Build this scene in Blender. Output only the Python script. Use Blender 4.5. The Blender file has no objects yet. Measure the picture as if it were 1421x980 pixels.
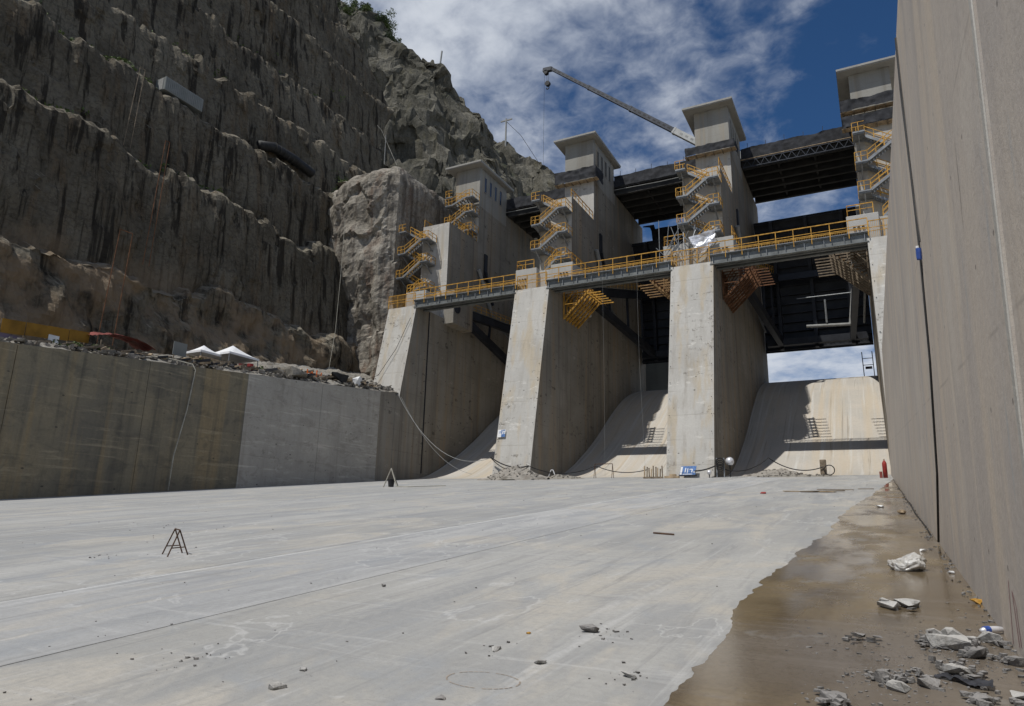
import bpy, bmesh, math, random
import numpy as np
from mathutils import Vector, Matrix
R = math.radians
random.seed(7)
rng = np.random.default_rng(11)
scene = bpy.context.scene
COL = scene.collection

# ------------------------------------------------------------------ camera
SLOPE = 0.0939                      # the chute floor climbs upstream
def FZ(y): return SLOPE * y
cam_d = bpy.data.cameras.new('camera'); cam = bpy.data.objects.new('camera', cam_d); COL.objects.link(cam)
scene.camera = cam
cam_d.sensor_width = 36.0; cam_d.lens = 959.0 / 1421.0 * 36.0
cam_d.clip_start = 0.1; cam_d.clip_end = 6000
yaw, pitch, roll = R(27.92), R(13.82), R(1.37)
fw = Vector((-math.sin(yaw) * math.cos(pitch), math.cos(yaw) * math.cos(pitch), math.sin(pitch)))
rt = Vector((math.cos(yaw), math.sin(yaw), 0)); up = rt.cross(fw)
rt2 = rt * math.cos(roll) + up * math.sin(roll); up2 = up * math.cos(roll) - rt * math.sin(roll)
M = Matrix((rt2, up2, -fw)).transposed().to_4x4(); M.translation = Vector((0, 0, 1.764))
cam.matrix_world = M

# ------------------------------------------------------------------ sky, sun, exposure
SUN = Vector((-0.25, -0.55, 1.0)).normalized()
sun_d = bpy.data.lights.new('sun', 'SUN'); sun_d.energy = 5.0; sun_d.angle = R(0.53); sun_d.color = (1.0, 0.975, 0.93)
sun = bpy.data.objects.new('sun', sun_d); COL.objects.link(sun)
sun.rotation_euler = SUN.to_track_quat('Z', 'Y').to_euler()
world = bpy.data.worlds.new('World'); scene.world = world; world.use_nodes = True
wt = world.node_tree; wt.nodes.clear()
def wn(t, **k):
    n = wt.nodes.new(t)
    for a, v in k.items(): setattr(n, a, v)
    return n
sky = wn('ShaderNodeTexSky', sky_type='NISHITA', sun_disc=False)
sky.sun_elevation = math.asin(SUN.z); sky.sun_rotation = math.atan2(SUN.x, SUN.y)
sky.altitude = 2200; sky.air_density = 1.0; sky.dust_density = 0.1; sky.ozone_density = 6.0
tc = wn('ShaderNodeTexCoord'); sep = wn('ShaderNodeSeparateXYZ'); wt.links.new(tc.outputs['Generated'], sep.inputs[0])
def wmath(op, a, b=None, clamp=False):
    n = wn('ShaderNodeMath', operation=op); n.use_clamp = clamp
    for i, v in enumerate((a, b)):
        if v is None: continue
        if isinstance(v, (int, float)): n.inputs[i].default_value = v
        else: wt.links.new(v, n.inputs[i])
    return n.outputs[0]
den = wmath('ADD', wmath('MAXIMUM', sep.outputs['Z'], 0.0), 0.22)
cu = wmath('DIVIDE', sep.outputs['X'], den); cv = wmath('DIVIDE', sep.outputs['Y'], den)
comb = wn('ShaderNodeCombineXYZ'); wt.links.new(cu, comb.inputs[0]); wt.links.new(cv, comb.inputs[1])
CLOUD_OFF = (12.0, 4.0, 0.0)
mp = wn('ShaderNodeMapping'); mp.inputs['Location'].default_value = CLOUD_OFF; wt.links.new(comb.outputs[0], mp.inputs[0])
def cnoise(scale, detail, rough, dist=0.0, off=0.0):
    n = wn('ShaderNodeTexNoise'); n.inputs['Scale'].default_value = scale; n.inputs['Detail'].default_value = detail
    n.inputs['Roughness'].default_value = rough; n.inputs['Distortion'].default_value = dist
    m2 = wn('ShaderNodeMapping'); m2.inputs['Location'].default_value = (off, off * .7, off); wt.links.new(mp.outputs[0], m2.inputs[0])
    wt.links.new(m2.outputs[0], n.inputs['Vector']); return n.outputs['Fac']
big = cnoise(0.85, 3, 0.5); mid = cnoise(4.2, 6, 0.58, 0.2, 5.0); fine = cnoise(17.0, 4, 0.6, 0.3, 9.0)
dens = wmath('ADD', wmath('ADD', wmath('MULTIPLY', big, 1.25), wmath('MULTIPLY', mid, 0.66)), wmath('MULTIPLY', fine, 0.42))
hz = wmath('MULTIPLY', wmath('SUBTRACT', 1.0, sep.outputs['Z'], True), 0.10)
dens = wmath('ADD', dens, hz)
mr = wn('ShaderNodeMapRange'); mr.interpolation_type = 'SMOOTHSTEP'; wt.links.new(dens, mr.inputs[0])
mr.inputs['From Min'].default_value = 1.02; mr.inputs['From Max'].default_value = 1.52; mr.inputs['To Max'].default_value = 0.93
ccol = wn('ShaderNodeMix', data_type='RGBA'); wt.links.new(mid, ccol.inputs['Factor'])
ccol.inputs['A'].default_value = (7.6, 8.8, 11.0, 1); ccol.inputs['B'].default_value = (17.0, 17.6, 18.5, 1)
mixc = wn('ShaderNodeMix', data_type='RGBA'); wt.links.new(mr.outputs[0], mixc.inputs['Factor'])
hsv = wn('ShaderNodeHueSaturation'); hsv.inputs['Saturation'].default_value = 1.14; hsv.inputs['Value'].default_value = 1.6; wt.links.new(sky.outputs[0], hsv.inputs['Color']); wt.links.new(hsv.outputs[0], mixc.inputs['A']); wt.links.new(ccol.outputs['Result'], mixc.inputs['B'])
bg = wn('ShaderNodeBackground'); bg.inputs['Strength'].default_value = 0.07; wt.links.new(mixc.outputs['Result'], bg.inputs['Color'])
wo = wn('ShaderNodeOutputWorld'); wt.links.new(bg.outputs[0], wo.inputs[0])
vs = scene.view_settings; vs.view_transform = 'Standard'; vs.look = 'None'; vs.exposure = -0.58; vs.gamma = 1.0; vs.use_curve_mapping = False
scene.cycles.use_denoising = True; scene.cycles.use_adaptive_sampling = True; scene.cycles.adaptive_threshold = 0.02
scene.cycles.max_bounces = 4; scene.cycles.diffuse_bounces = 3; scene.cycles.glossy_bounces = 3; scene.cycles.transparent_max_bounces = 6

# ------------------------------------------------------------------ helpers
def hash3(i, j, k, s):
    h = (i.astype(np.int64) * 374761393 + j.astype(np.int64) * 668265263 + k.astype(np.int64) * 2147483647 + s * 974634533) & 0xFFFFFFFF
    h = ((h ^ (h >> 13)) * 1274126177) & 0xFFFFFFFF
    h = ((h ^ (h >> 16)) * 2246822519) & 0xFFFFFFFF
    return ((h ^ (h >> 15)) & 0xFFFFFF) / float(0xFFFFFF) * 2 - 1
def vnoise(p, s=0):
    p = np.asarray(p, float); i0 = np.floor(p).astype(np.int64); f = p - i0; u = f * f * f * (f * (f * 6 - 15) + 10)
    r = 0
    for a in (0, 1):
        for b in (0, 1):
            for c in (0, 1):
                w = (u[..., 0] if a else 1 - u[..., 0]) * (u[..., 1] if b else 1 - u[..., 1]) * (u[..., 2] if c else 1 - u[..., 2])
                r = r + w * hash3(i0[..., 0] + a, i0[..., 1] + b, i0[..., 2] + c, s)
    return r
def fbm(p, o=5, s=0, g=0.5, ridged=False):
    p = np.asarray(p, float); r = 0; a = 1.0; t = 0
    for k in range(o):
        n = vnoise(p * (2.03 ** k) + k * 17.3, s + k)
        r = r + a * ((1 - 2 * np.abs(n)) if ridged else n); t += a; a *= g
    return r / t
def P3(x, y, z):
    x, y, z = np.broadcast_arrays(np.asarray(x, float), np.asarray(y, float), np.asarray(z, float)); return np.stack([x, y, z], -1)

def wloc(o):
    v = Vector((0, 0, 0))
    while o is not None: v += o.location; o = o.parent
    return v
class MB:
    def __init__(s): s.v = []; s.f = []
    def add(s, vs_, fs):
        n = len(s.v); s.v += [tuple(p) for p in vs_]; s.f += [tuple(i + n for i in q) for q in fs]; return s
    def box(s, a, b):
        x0, y0, z0 = a; x1, y1, z1 = b
        return s.add([(x0, y0, z0), (x1, y0, z0), (x1, y1, z0), (x0, y1, z0), (x0, y0, z1), (x1, y0, z1), (x1, y1, z1), (x0, y1, z1)],
                     [(0, 3, 2, 1), (4, 5, 6, 7), (0, 1, 5, 4), (1, 2, 6, 5), (2, 3, 7, 6), (3, 0, 4, 7)])
    def beam(s, p, q, w, h, upv=(0, 0, 1)):
        p = Vector(p); q = Vector(q); d = (q - p).normalized(); u = Vector(upv)
        if abs(d.dot(u)) > 0.98: u = Vector((0, 1, 0))
        r_ = d.cross(u).normalized(); u = r_.cross(d)
        a = r_ * w / 2; b = u * h / 2
        return s.add([p - a - b, p + a - b, p + a + b, p - a + b, q - a - b, q + a - b, q + a + b, q - a + b],
                     [(0, 1, 2, 3), (7, 6, 5, 4), (0, 4, 5, 1), (1, 5, 6, 2), (2, 6, 7, 3), (3, 7, 4, 0)])
    def tube(s, pts, r, n=6, closed=True):
        pts = [Vector(p) for p in pts]; base = len(s.v); rr = r if isinstance(r, (list, tuple)) else [r] * len(pts)
        prev = None
        for i, p in enumerate(pts):
            d = (pts[min(i + 1, len(pts) - 1)] - pts[max(i - 1, 0)]).normalized()
            if prev is None:
                a = Vector((0, 0, 1)) if abs(d.z) < .9 else Vector((1, 0, 0)); prev = (a - d * a.dot(d)).normalized()
            else: prev = (prev - d * prev.dot(d)).normalized()
            b = d.cross(prev)
            for k in range(n):
                t = 2 * math.pi * k / n; s.v.append(tuple(p + (prev * math.cos(t) + b * math.sin(t)) * rr[i]))
        for i in range(len(pts) - 1):
            for k in range(n):
                a0 = base + i * n + k; a1 = base + i * n + (k + 1) % n; s.f.append((a0, a1, a1 + n, a0 + n))
        if closed:
            s.f.append(tuple(base + k for k in range(n))[::-1]); e = base + (len(pts) - 1) * n; s.f.append(tuple(e + k for k in range(n)))
        return s
    def prismx(s, prof, x0, x1):                    # profile in (y, z), extruded along x
        n = len(prof); b = len(s.v)
        s.v += [(x0, y, z) for y, z in prof] + [(x1, y, z) for y, z in prof]
        s.f.append(tuple(b + i for i in range(n))); s.f.append(tuple(b + n + i for i in range(n))[::-1])
        for i in range(n):
            j = (i + 1) % n; s.f.append((b + i, b + n + i, b + n + j, b + j))
        return s
    def build(s, name, mat, parent=None, smooth=False, bevel=0.0, fixn=False):
        me = bpy.data.meshes.new(name); off = wloc(parent) if parent else Vector((0, 0, 0))
        me.from_pydata([(a - off.x, b - off.y, c - off.z) for a, b, c in s.v], [], s.f)
        if bevel or fixn:
            bm = bmesh.new(); bm.from_mesh(me); bmesh.ops.recalc_face_normals(bm, faces=bm.faces)
            if bevel: bmesh.ops.bevel(bm, geom=list(bm.edges), offset=bevel, segments=1, affect='EDGES', clamp_overlap=True)
            bm.to_mesh(me); bm.free()
        if mat: me.materials.append(mat)
        if smooth: me.polygons.foreach_set('use_smooth', [True] * len(me.polygons))
        me.update()
        o = bpy.data.objects.new(name, me); COL.objects.link(o)
        if parent: o.parent = parent
        return o
def grid_obj(name, X, Y, Z, mat, parent=None, smooth=True, flip=False):
    nr, nc = X.shape; v = np.stack([X, Y, Z], -1).reshape(-1, 3)
    if parent: v = v - np.array(wloc(parent))
    i = np.arange(nr - 1)[:, None] * nc + np.arange(nc - 1)[None, :]
    q = np.stack([i, i + 1, i + nc + 1, i + nc], -1).reshape(-1, 4)
    if flip: q = q[:, ::-1]
    me = bpy.data.meshes.new(name); me.vertices.add(len(v)); me.vertices.foreach_set('co', v.ravel())
    me.loops.add(q.size); me.loops.foreach_set('vertex_index', q.ravel()); me.polygons.add(len(q))
    me.polygons.foreach_set('loop_start', np.arange(0, q.size, 4)); me.polygons.foreach_set('loop_total', np.full(len(q), 4))
    me.polygons.foreach_set('use_smooth', np.full(len(q), smooth)); me.update(); me.validate()
    if mat: me.materials.append(mat)
    o = bpy.data.objects.new(name, me); COL.objects.link(o)
    if parent: o.parent = parent
    return o
def tag(o, label=None, cat=None, group=None, kind=None):
    if label: o['label'] = label
    if cat: o['category'] = cat
    if group: o['group'] = group
    if kind: o['kind'] = kind
    return o
def thing(name, label, cat, loc, group=None):
    o = bpy.data.objects.new(name, None); COL.objects.link(o); o.location = loc; o.empty_display_size = 0.3
    return tag(o, label, cat, group)
def copy_tree(o, parent=None, shift=(0, 0, 0)):
    c = o.copy(); COL.objects.link(c); c.parent = parent
    if parent is None: c.location = Vector(o.location) + Vector(shift)
    for ch in list(o.children): copy_tree(ch, c)
    return c
def inst(o, shift, parent=None):
    c = o.copy(); COL.objects.link(c); c.location = Vector(o.location) + Vector(shift); c.parent = parent if parent else o.parent; return c

# ------------------------------------------------------------------ materials
class NT:
    def __init__(s, name, rough=0.85, spec=0.3, metal=0.0):
        s.m = bpy.data.materials.new(name); s.m.use_nodes = True; s.t = s.m.node_tree; s.b = s.t.nodes['Principled BSDF']
        s.b.inputs['Roughness'].default_value = rough; s.b.inputs['Specular IOR Level'].default_value = spec; s.b.inputs['Metallic'].default_value = metal
        s.pos = s.n('ShaderNodeNewGeometry').outputs['Position']
    def n(s, t, **k):
        x = s.t.nodes.new(t)
        for a, v in k.items(): setattr(x, a, v)
        return x
    def L(s, a, b): s.t.links.new(a, b)
    def math(s, op, a, b=None, c=None, clamp=False):
        x = s.n('ShaderNodeMath', operation=op); x.use_clamp = clamp
        for i, v in enumerate((a, b, c)):
            if v is None: continue
            if isinstance(v, (int, float)): x.inputs[i].default_value = v
            else: s.L(v, x.inputs[i])
        return x.outputs[0]
    def map(s, scale=(1, 1, 1), loc=(0, 0, 0), rot=(0, 0, 0), src=None):
        x = s.n('ShaderNodeMapping'); x.inputs['Scale'].default_value = scale; x.inputs['Location'].default_value = loc; x.inputs['Rotation'].default_value = rot
        s.L(src or s.pos, x.inputs[0]); return x.outputs[0]
    def noise(s, scale=(1, 1, 1), detail=6, rough=0.55, loc=(0, 0, 0), dist=0.0, rot=(0, 0, 0)):
        if isinstance(scale, (int, float)): scale = (scale,) * 3
        x = s.n('ShaderNodeTexNoise'); x.inputs['Scale'].default_value = 1; x.inputs['Detail'].default_value = min(detail, 5); x.inputs['Roughness'].default_value = rough
        x.inputs['Distortion'].default_value = dist
        s.L(s.map(scale, loc, rot), x.inputs['Vector']); return x.outputs['Fac']
    def rng(s, v, a, b, c=0.0, d=1.0, smooth=True):
        x = s.n('ShaderNodeMapRange'); x.interpolation_type = 'SMOOTHSTEP' if smooth else 'LINEAR'; s.L(v, x.inputs[0])
        for k, q in zip(('From Min', 'From Max', 'To Min', 'To Max'), (a, b, c, d)): x.inputs[k].default_value = q
        return x.outputs[0]
    def mix(s, f, a, b, mode='MIX'):
        x = s.n('ShaderNodeMix', data_type='RGBA', blend_type=mode)
        if isinstance(f, (int, float)): x.inputs['Factor'].default_value = f
        else: s.L(f, x.inputs['Factor'])
        for k, q in (('A', a), ('B', b)):
            if isinstance(q, tuple): x.inputs[k].default_value = (q + (1,))[:4]
            else: s.L(q, x.inputs[k])
        return x.outputs['Result']
    def xyz(s):
        x = s.n('ShaderNodeSeparateXYZ'); s.L(s.pos, x.inputs[0]); return x.outputs
    def color(s, c):
        if isinstance(c, tuple): s.b.inputs['Base Color'].default_value = (c + (1,))[:4]
        else: s.L(c, s.b.inputs['Base Color'])
        return s
    def bump(s, h, strength=0.4, dist=0.05):
        x = s.n('ShaderNodeBump'); x.inputs['Strength'].default_value = strength; x.inputs['Distance'].default_value = dist
        s.L(h, x.inputs['Height']); s.L(x.outputs[0], s.b.inputs['Normal']); return s
    def rough(s, v): s.L(v, s.b.inputs['Roughness']); return s

def plain(name, col, rough=0.6, metal=0.0, var=0.25, scale=3.0, spec=0.3):
    t = NT(name, rough, spec, metal); f = t.noise(scale, 5, 0.6)
    d = tuple(c * (1 - var) for c in col); l = tuple(min(1, c * (1 + var)) for c in col)
    t.color(t.mix(t.rng(f, .3, .7), d, l)); return t.m

def concrete(name, base, dark, stain, lift=2.2, streak=0.5, line=0.35, holes=True, warm=None, patch=0.0, fine=0.12, blots=0.0, scr=0.0):
    t = NT(name, 0.88, 0.25); X, Y, Z = t.xyz()
    c = t.mix(t.rng(t.noise(.16, 6, .6, (3, 1, 7)), .34, .66), base, dark)
    if warm: c = t.mix(t.rng(t.noise((.7, .7, .035), 5, .6, (31, 5, 2)), .49, .64, 0, .9), c, warm)
    st = t.rng(t.noise((1.5, 1.5, .05), 7, .65, (9, 4, 1)), .5, .74, 0, streak); c = t.mix(st, c, stain)
    st2 = t.rng(t.noise((.55, .55, .03), 4, .6, (2, 8, 1)), .52, .7, 0, streak * .7); c = t.mix(st2, c, stain)
    wob = t.math('MULTIPLY', t.noise(.9, 2, .5), .05)
    zz = t.math('ADD', t.math('DIVIDE', Z, lift), wob)
    ln = t.rng(t.math('ABSOLUTE', t.math('SUBTRACT', t.math('FRACT', zz), .5)), .47, .498, 0, line)
    ln = t.math('MULTIPLY', ln, t.rng(t.noise((.4, .4, .9), 4, .6, (5, 5, 5)), .35, .65))
    c = t.mix(ln, c, stain)
    bandn = t.n('ShaderNodeTexWhiteNoise', noise_dimensions='1D'); t.L(t.math('FLOOR', t.math('ADD', zz, .5)), bandn.inputs['W'])
    c = t.mix(.16, c, t.mix(bandn.outputs['Value'], dark, base))
    if patch:
        pm = t.math('MULTIPLY', t.rng(t.noise((.9, .9, 1.6), 5, .7, (7, 2, 4)), .58, .64), t.rng(t.noise(.25, 2, .5, (1, 9, 4)), .48, .6))
        c = t.mix(t.math('MULTIPLY', pm, patch), c, (.05, .045, .04))
        pl = t.math('MULTIPLY', t.rng(t.noise((.6, .6, 1.9), 5, .7, (17, 22, 4)), .6, .66), t.rng(t.noise(.25, 2, .5, (11, 9, 4)), .5, .62))
        c = t.mix(t.math('MULTIPLY', pl, patch * .8), c, tuple(min(1, q * 1.35) for q in base))
    if blots:                       # damp blotches under the pour lines and chalky repairs
        bm_ = t.math('MULTIPLY', t.rng(t.noise((1.7, 1.7, 2.6), 6, .72, (27, 3, 4)), .54, .62), t.rng(t.noise((.2, .2, .7), 3, .5, (1, 39, 4)), .55, .61))
        c = t.mix(t.math('MULTIPLY', bm_, blots), c, (.14, .128, .105))
        bl_ = t.math('MULTIPLY', t.rng(t.noise((.8, .8, 2.2), 6, .7, (57, 3, 14)), .55, .63), t.rng(t.noise((.2, .2, .45), 3, .5, (71, 39, 4)), .52, .6))
        c = t.mix(t.math('MULTIPLY', bl_, blots * .8), c, tuple(min(1, q * 1.3) for q in base))
    if scr:                         # mineral runs along the board marks
        c = t.mix(t.rng(t.noise((.16, .16, 2.6), 7, .7, (6, 13, 4), .4), .55, .68, 0, scr), c, tuple(min(1, q * 1.7) for q in base))
        c = t.mix(t.rng(t.noise((.5, .5, .8), 7, .7, (16, 13, 4), .6), .50, .66, 0, scr), c, stain)
    if holes:
        v = t.n('ShaderNodeTexVoronoi', feature='F1'); v.inputs['Scale'].default_value = 1; v.inputs['Randomness'].default_value = .35
        t.L(t.map((.55, .55, .9)), v.inputs['Vector'])
        c = t.mix(t.rng(v.outputs['Distance'], .045, .075, .75, 0), c, (.05, .045, .04))
    fn = t.noise(6.0, 8, .65); c = t.mix(t.rng(fn, .3, .7, 0, fine), c, stain)
    t.color(c); t.bump(t.math('ADD', fn, t.math('MULTIPLY', ln, -2.0)), .35, .04); return t.m

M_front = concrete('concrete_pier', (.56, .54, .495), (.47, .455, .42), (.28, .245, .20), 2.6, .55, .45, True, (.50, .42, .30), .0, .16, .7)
M_pier = concrete('concrete_pier_aged_shaded', (.32, .295, .25), (.23, .21, .175), (.115, .095, .072), 2.6, .7, .4, True, (.32, .25, .17), .7)  # brown staining, with the shade of the side faces put into the colour
M_tower = concrete('concrete_tower', (.36, .35, .315), (.29, .28, .25), (.18, .155, .12), 1.2, .55, .4, False, (.36, .31, .24))
M_roof = concrete('concrete_roof', (.42, .41, .375), (.34, .33, .305), (.22, .20, .17), 5, .45, .0, False)
M_ogee = concrete('concrete_ogee', (.50, .43, .34), (.43, .385, .32), (.30, .25, .19), 60, .0, .0, False, (.48, .40, .30))
M_wall_l_dark = concrete('concrete_wall_damp', (.265, .225, .15), (.165, .15, .118), (.068, .066, .058), 1.9, .7, .3, True, (.30, .23, .13), .2, .2, .0, .38)
M_wall_l = concrete('concrete_wall_grey', (.46, .43, .375), (.37, .35, .31), (.20, .18, .15), 1.9, .4, .45, True, None, .15, .15, .4, .35)
M_block = concrete('concrete_block', (.50, .49, .46), (.42, .41, .38), (.30, .26, .20), 3, .4, .1, False)
M_far = concrete('concrete_far', (.33, .34, .31), (.26, .27, .25), (.18, .18, .16), 3, .5, .1, False)

def rwall():
    t = NT('concrete_wall_weathered', .88, .25); X, Y, Z = t.xyz()
    c = t.mix(t.rng(t.noise(.35, 6, .6, (2, 4, 4)), .35, .65), (.52, .465, .405), (.45, .41, .375))
    c = t.mix(t.rng(t.noise((1, .8, .05), 5, .6, (12, 1, 5)), .48, .66), c, (.56, .485, .40))
    c = t.mix(t.rng(t.noise((3, 3, .07), 7, .62), .5, .74, 0, .45), c, (.37, .325, .29))
    c = t.mix(t.rng(t.noise((3, 13, .22), 6, .7, (1, 6, 3)), .56, .74, 0, .22), c, (.30, .265, .245))
    c = t.mix(t.rng(t.noise((3, 2.2, .3), 6, .6, (8, 6, 3)), .62, .70, 0, .6), c, (.38, .39, .39))
    dr = t.math('MULTIPLY', t.rng(t.noise((1, 2.2, .02), 4, .5, (41, 6, 3)), .62, .66), t.rng(t.noise((1, .5, .25), 3, .5, (3, 61, 3)), .45, .6)); c = t.mix(t.math('MULTIPLY', dr, .55), c, (.60, .57, .52))
    zz = t.math('FRACT', t.math('ADD', t.math('DIVIDE', t.math('SUBTRACT', Z, t.math('MULTIPLY', Y, SLOPE)), 2.9), t.math('MULTIPLY', t.noise(.6, 2, .5), .03)))
    lj_ = t.math('MULTIPLY', t.rng(t.math('ABSOLUTE', t.math('SUBTRACT', zz, .5)), .488, .498), t.rng(t.noise((1, .5, 2), 4, .6, (4, 4, 1)), .4, .6)); c = t.mix(t.math('MULTIPLY', lj_, .4), c, (.24, .21, .19))
    # a few raked scars from the form ties, and dark drips
    sc = t.math('MULTIPLY', t.rng(t.noise((1, 3.2, .16), 5, .6, (5, 2, 9), .3, (R(17), 0, 0)), .66, .70), t.rng(t.noise(.8, 2, .5, (3, 3, 3)), .52, .6))
    c = t.mix(t.math('MULTIPLY', sc, .6), c, (.14, .12, .10))
    fn = t.noise(9, 8, .68); c = t.mix(t.rng(fn, .35, .7, 0, .22), c, (.31, .275, .24))
    # tie holes on a regular grid, each a small dark pock, with a rust tear below some
    u_ = t.math('FRACT', t.math('DIVIDE', Y, 1.22)); v_ = t.math('FRACT', t.math('DIVIDE', t.math('SUBTRACT', Z, t.math('MULTIPLY', Y, SLOPE)), 1.45))
    r2 = t.math('ADD', t.math('POWER', t.math('MULTIPLY', t.math('SUBTRACT', u_, .5), 1.22), 2), t.math('POWER', t.math('MULTIPLY', t.math('SUBTRACT', v_, .5), 1.45), 2))
    c = t.mix(t.math('MULTIPLY', t.rng(r2, .0005, .0011, .75, 0), t.rng(t.noise(.7, 2, .5, (12, 3, 3)), .42, .5)), c, (.13, .115, .10))
    bp = t.rng(t.noise((1, .33, .21), 4, .55, (77, 3, 3)), .56, .60, 0, .3); c = t.mix(bp, c, (.58, .535, .47))
    bp2 = t.rng(t.noise((1, .5, .12), 5, .6, (7, 33, 3), .4), .57, .66, 0, .4); c = t.mix(bp2, c, (.33, .30, .28))
    t.color(c); t.bump(t.math('ADD', fn, t.noise((4, 9, .4), 6, .6)), .4, .02); return t.m
M_wall_r = rwall()

def floorm(name, base, dark, cool):
    t = NT(name, .9, .25); X, Y, Z = t.xyz()
    c = t.mix(t.rng(t.noise((.22, .06, .2), 6, .6, (1, 3, 2)), .36, .64), base, dark)
    c = t.mix(t.rng(t.noise((.8, .10, 1), 8, .68, (5, 1, 7), .6), .42, .62, 0, .68), c, cool)
    c = t.mix(t.rng(t.noise((.45, .20, 1), 8, .66, (45, 21, 7), .8), .50, .64, 0, .75), c, (.47, .435, .375))
    c = t.mix(t.rng(t.noise((2.6, .16, 1), 8, .7, (15, 11, 7), .5), .54, .70, 0, .5), c, (.56, .555, .54))
    c = t.mix(t.rng(t.noise((4.2, .22, 1), 8, .72, (3, 8, 1), .4), .52, .70, 0, .6), c, (.25, .25, .245))
    c = t.mix(t.rng(t.noise((.5, .35, 1), 7, .66, (33, 8, 1), .9), .53, .66, 0, .65), c, (.30, .315, .33))
    # sweeping trowel and blade scrapes that run across the pour
    c = t.mix(t.rng(t.noise((.35, 3.2, 1), 7, .7, (3, 28, 1), .7, (0, 0, R(14))), .54, .70, 0, .5), c, (.50, .495, .48))
    c = t.mix(t.rng(t.noise((.5, 5.5, 1), 6, .7, (13, 8, 1), .5, (0, 0, R(8))), .56, .72, 0, .45), c, (.27, .265, .255))
    # tyre tracks: narrow wandering bands with tread bars
    wob = t.math('MULTIPLY', t.math('SUBTRACT', t.noise((.02, .05, .1), 3, .5, (9, 9, 0)), .5), 9.0)
    fx = t.math('FRACT', t.math('DIVIDE', t.math('ADD', X, wob), 2.3))
    band = t.rng(t.math('ABSOLUTE', t.math('SUBTRACT', fx, .5)), .085, .13, 1, 0)
    tread = t.rng(t.math('FRACT', t.math('MULTIPLY', t.math('ADD', Y, t.math('ABSOLUTE', t.math('MULTIPLY', t.math('SUBTRACT', fx, .5), 3.0))), 4.2)), .35, .55)
    trk = t.math('MULTIPLY', t.math('MULTIPLY', band, t.math('ADD', t.math('MULTIPLY', tread, .6), .4)), t.rng(t.noise((.35, .12, 1), 4, .6, (4, 14, 0)), .44, .56))
    c = t.mix(t.math('MULTIPLY', trk, .26), c, (.22, .225, .23))
    # lime bloom along the pour joint and footprints of dried puddles
    jn = t.math('ABSOLUTE', t.math('ADD', X, t.math('ADD', 10.93, t.math('MULTIPLY', t.math('SUBTRACT', t.noise((.3, .5, 1), 4, .6, (8, 8, 8)), .5), .35))))
    c = t.mix(t.math('MULTIPLY', t.rng(jn, .03, .13, 1, 0), t.rng(t.noise((.5, .4, 1), 5, .6, (9, 8, 8)), .3, .55, .25, .8)), c, (.60, .60, .585))
    pd = t.noise((.55, .3, 1), 5, .55, (61, 8, 1), .5); rim = t.rng(t.math('ABSOLUTE', t.math('SUBTRACT', pd, .60)), .0, .012, .5, 0)
    c = t.mix(t.rng(pd, .60, .62, 0, .22), c, (.27, .275, .28)); c = t.mix(rim, c, (.55, .545, .53))
    # hairline shrinkage cracks
    ck = t.rng(t.math('ABSOLUTE', t.math('SUBTRACT', t.noise((.35, .22, 1), 6, .62, (7, 17, 1), .8), .5)), 0, .0022, .5, 0)
    c = t.mix(t.math('MULTIPLY', ck, t.rng(t.noise(.3, 3, .5, (2, 2, 9)), .5, .6)), c, (.17, .165, .155))
    fn = t.noise(14, 8, .7); c = t.mix(t.rng(fn, .35, .72, 0, .38), c, (.27, .265, .255))
    sp = t.rng(t.noise(70, 3, .6), .64, .71, 0, .6); c = t.mix(sp, c, (.16, .155, .15))
    t.color(c); t.bump(t.math('ADD', fn, t.noise(2.5, 5, .6)), .4, .02); return t.m
M_floor = floorm('concrete_floor', (.43, .422, .398), (.35, .343, .322), (.285, .29, .292))
M_floor_pale = floorm('concrete_floor_chalky', (.46, .457, .445), (.375, .375, .37), (.30, .307, .315))

def wetm():
    t = NT('wet_silt', .3, .5)
    d = t.rng(t.noise((.9, .35, 1), 6, .6, (4, 1, 1), .4), .36, .64)
    c = t.mix(d, (.235, .18, .105), (.125, .093, .055))
    c = t.mix(t.rng(t.noise((.15, .07, 1), 3, .5, (24, 8, 1), .5), .46, .58, 0, .8), c, (.185, .16, .135))
    c = t.mix(t.rng(t.noise((.6, 8, 1), 6, .7, (4, 8, 1), .4), .5, .68, 0, .7), c, (.20, .17, .14))
    c = t.mix(t.rng(t.noise((1.2, 1.0, 1), 4, .6, (14, 8, 1)), .6, .68, 0, .5), c, (.27, .26, .24))
    fn = t.noise(18, 7, .7); c = t.mix(t.rng(fn, .4, .75, 0, .35), c, (.09, .07, .05))
    t.color(c); t.rough(t.rng(t.noise((.8, .3, 1), 5, .6, (7, 2, 1), .3), .42, .66, .06, .36))
    t.bump(t.math('ADD', t.math('MULTIPLY', fn, .6), t.math('MULTIPLY', t.noise((1.2, 12, 1), 5, .65), .9)), .22, .01); return t.m
M_wet = wetm()

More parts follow.
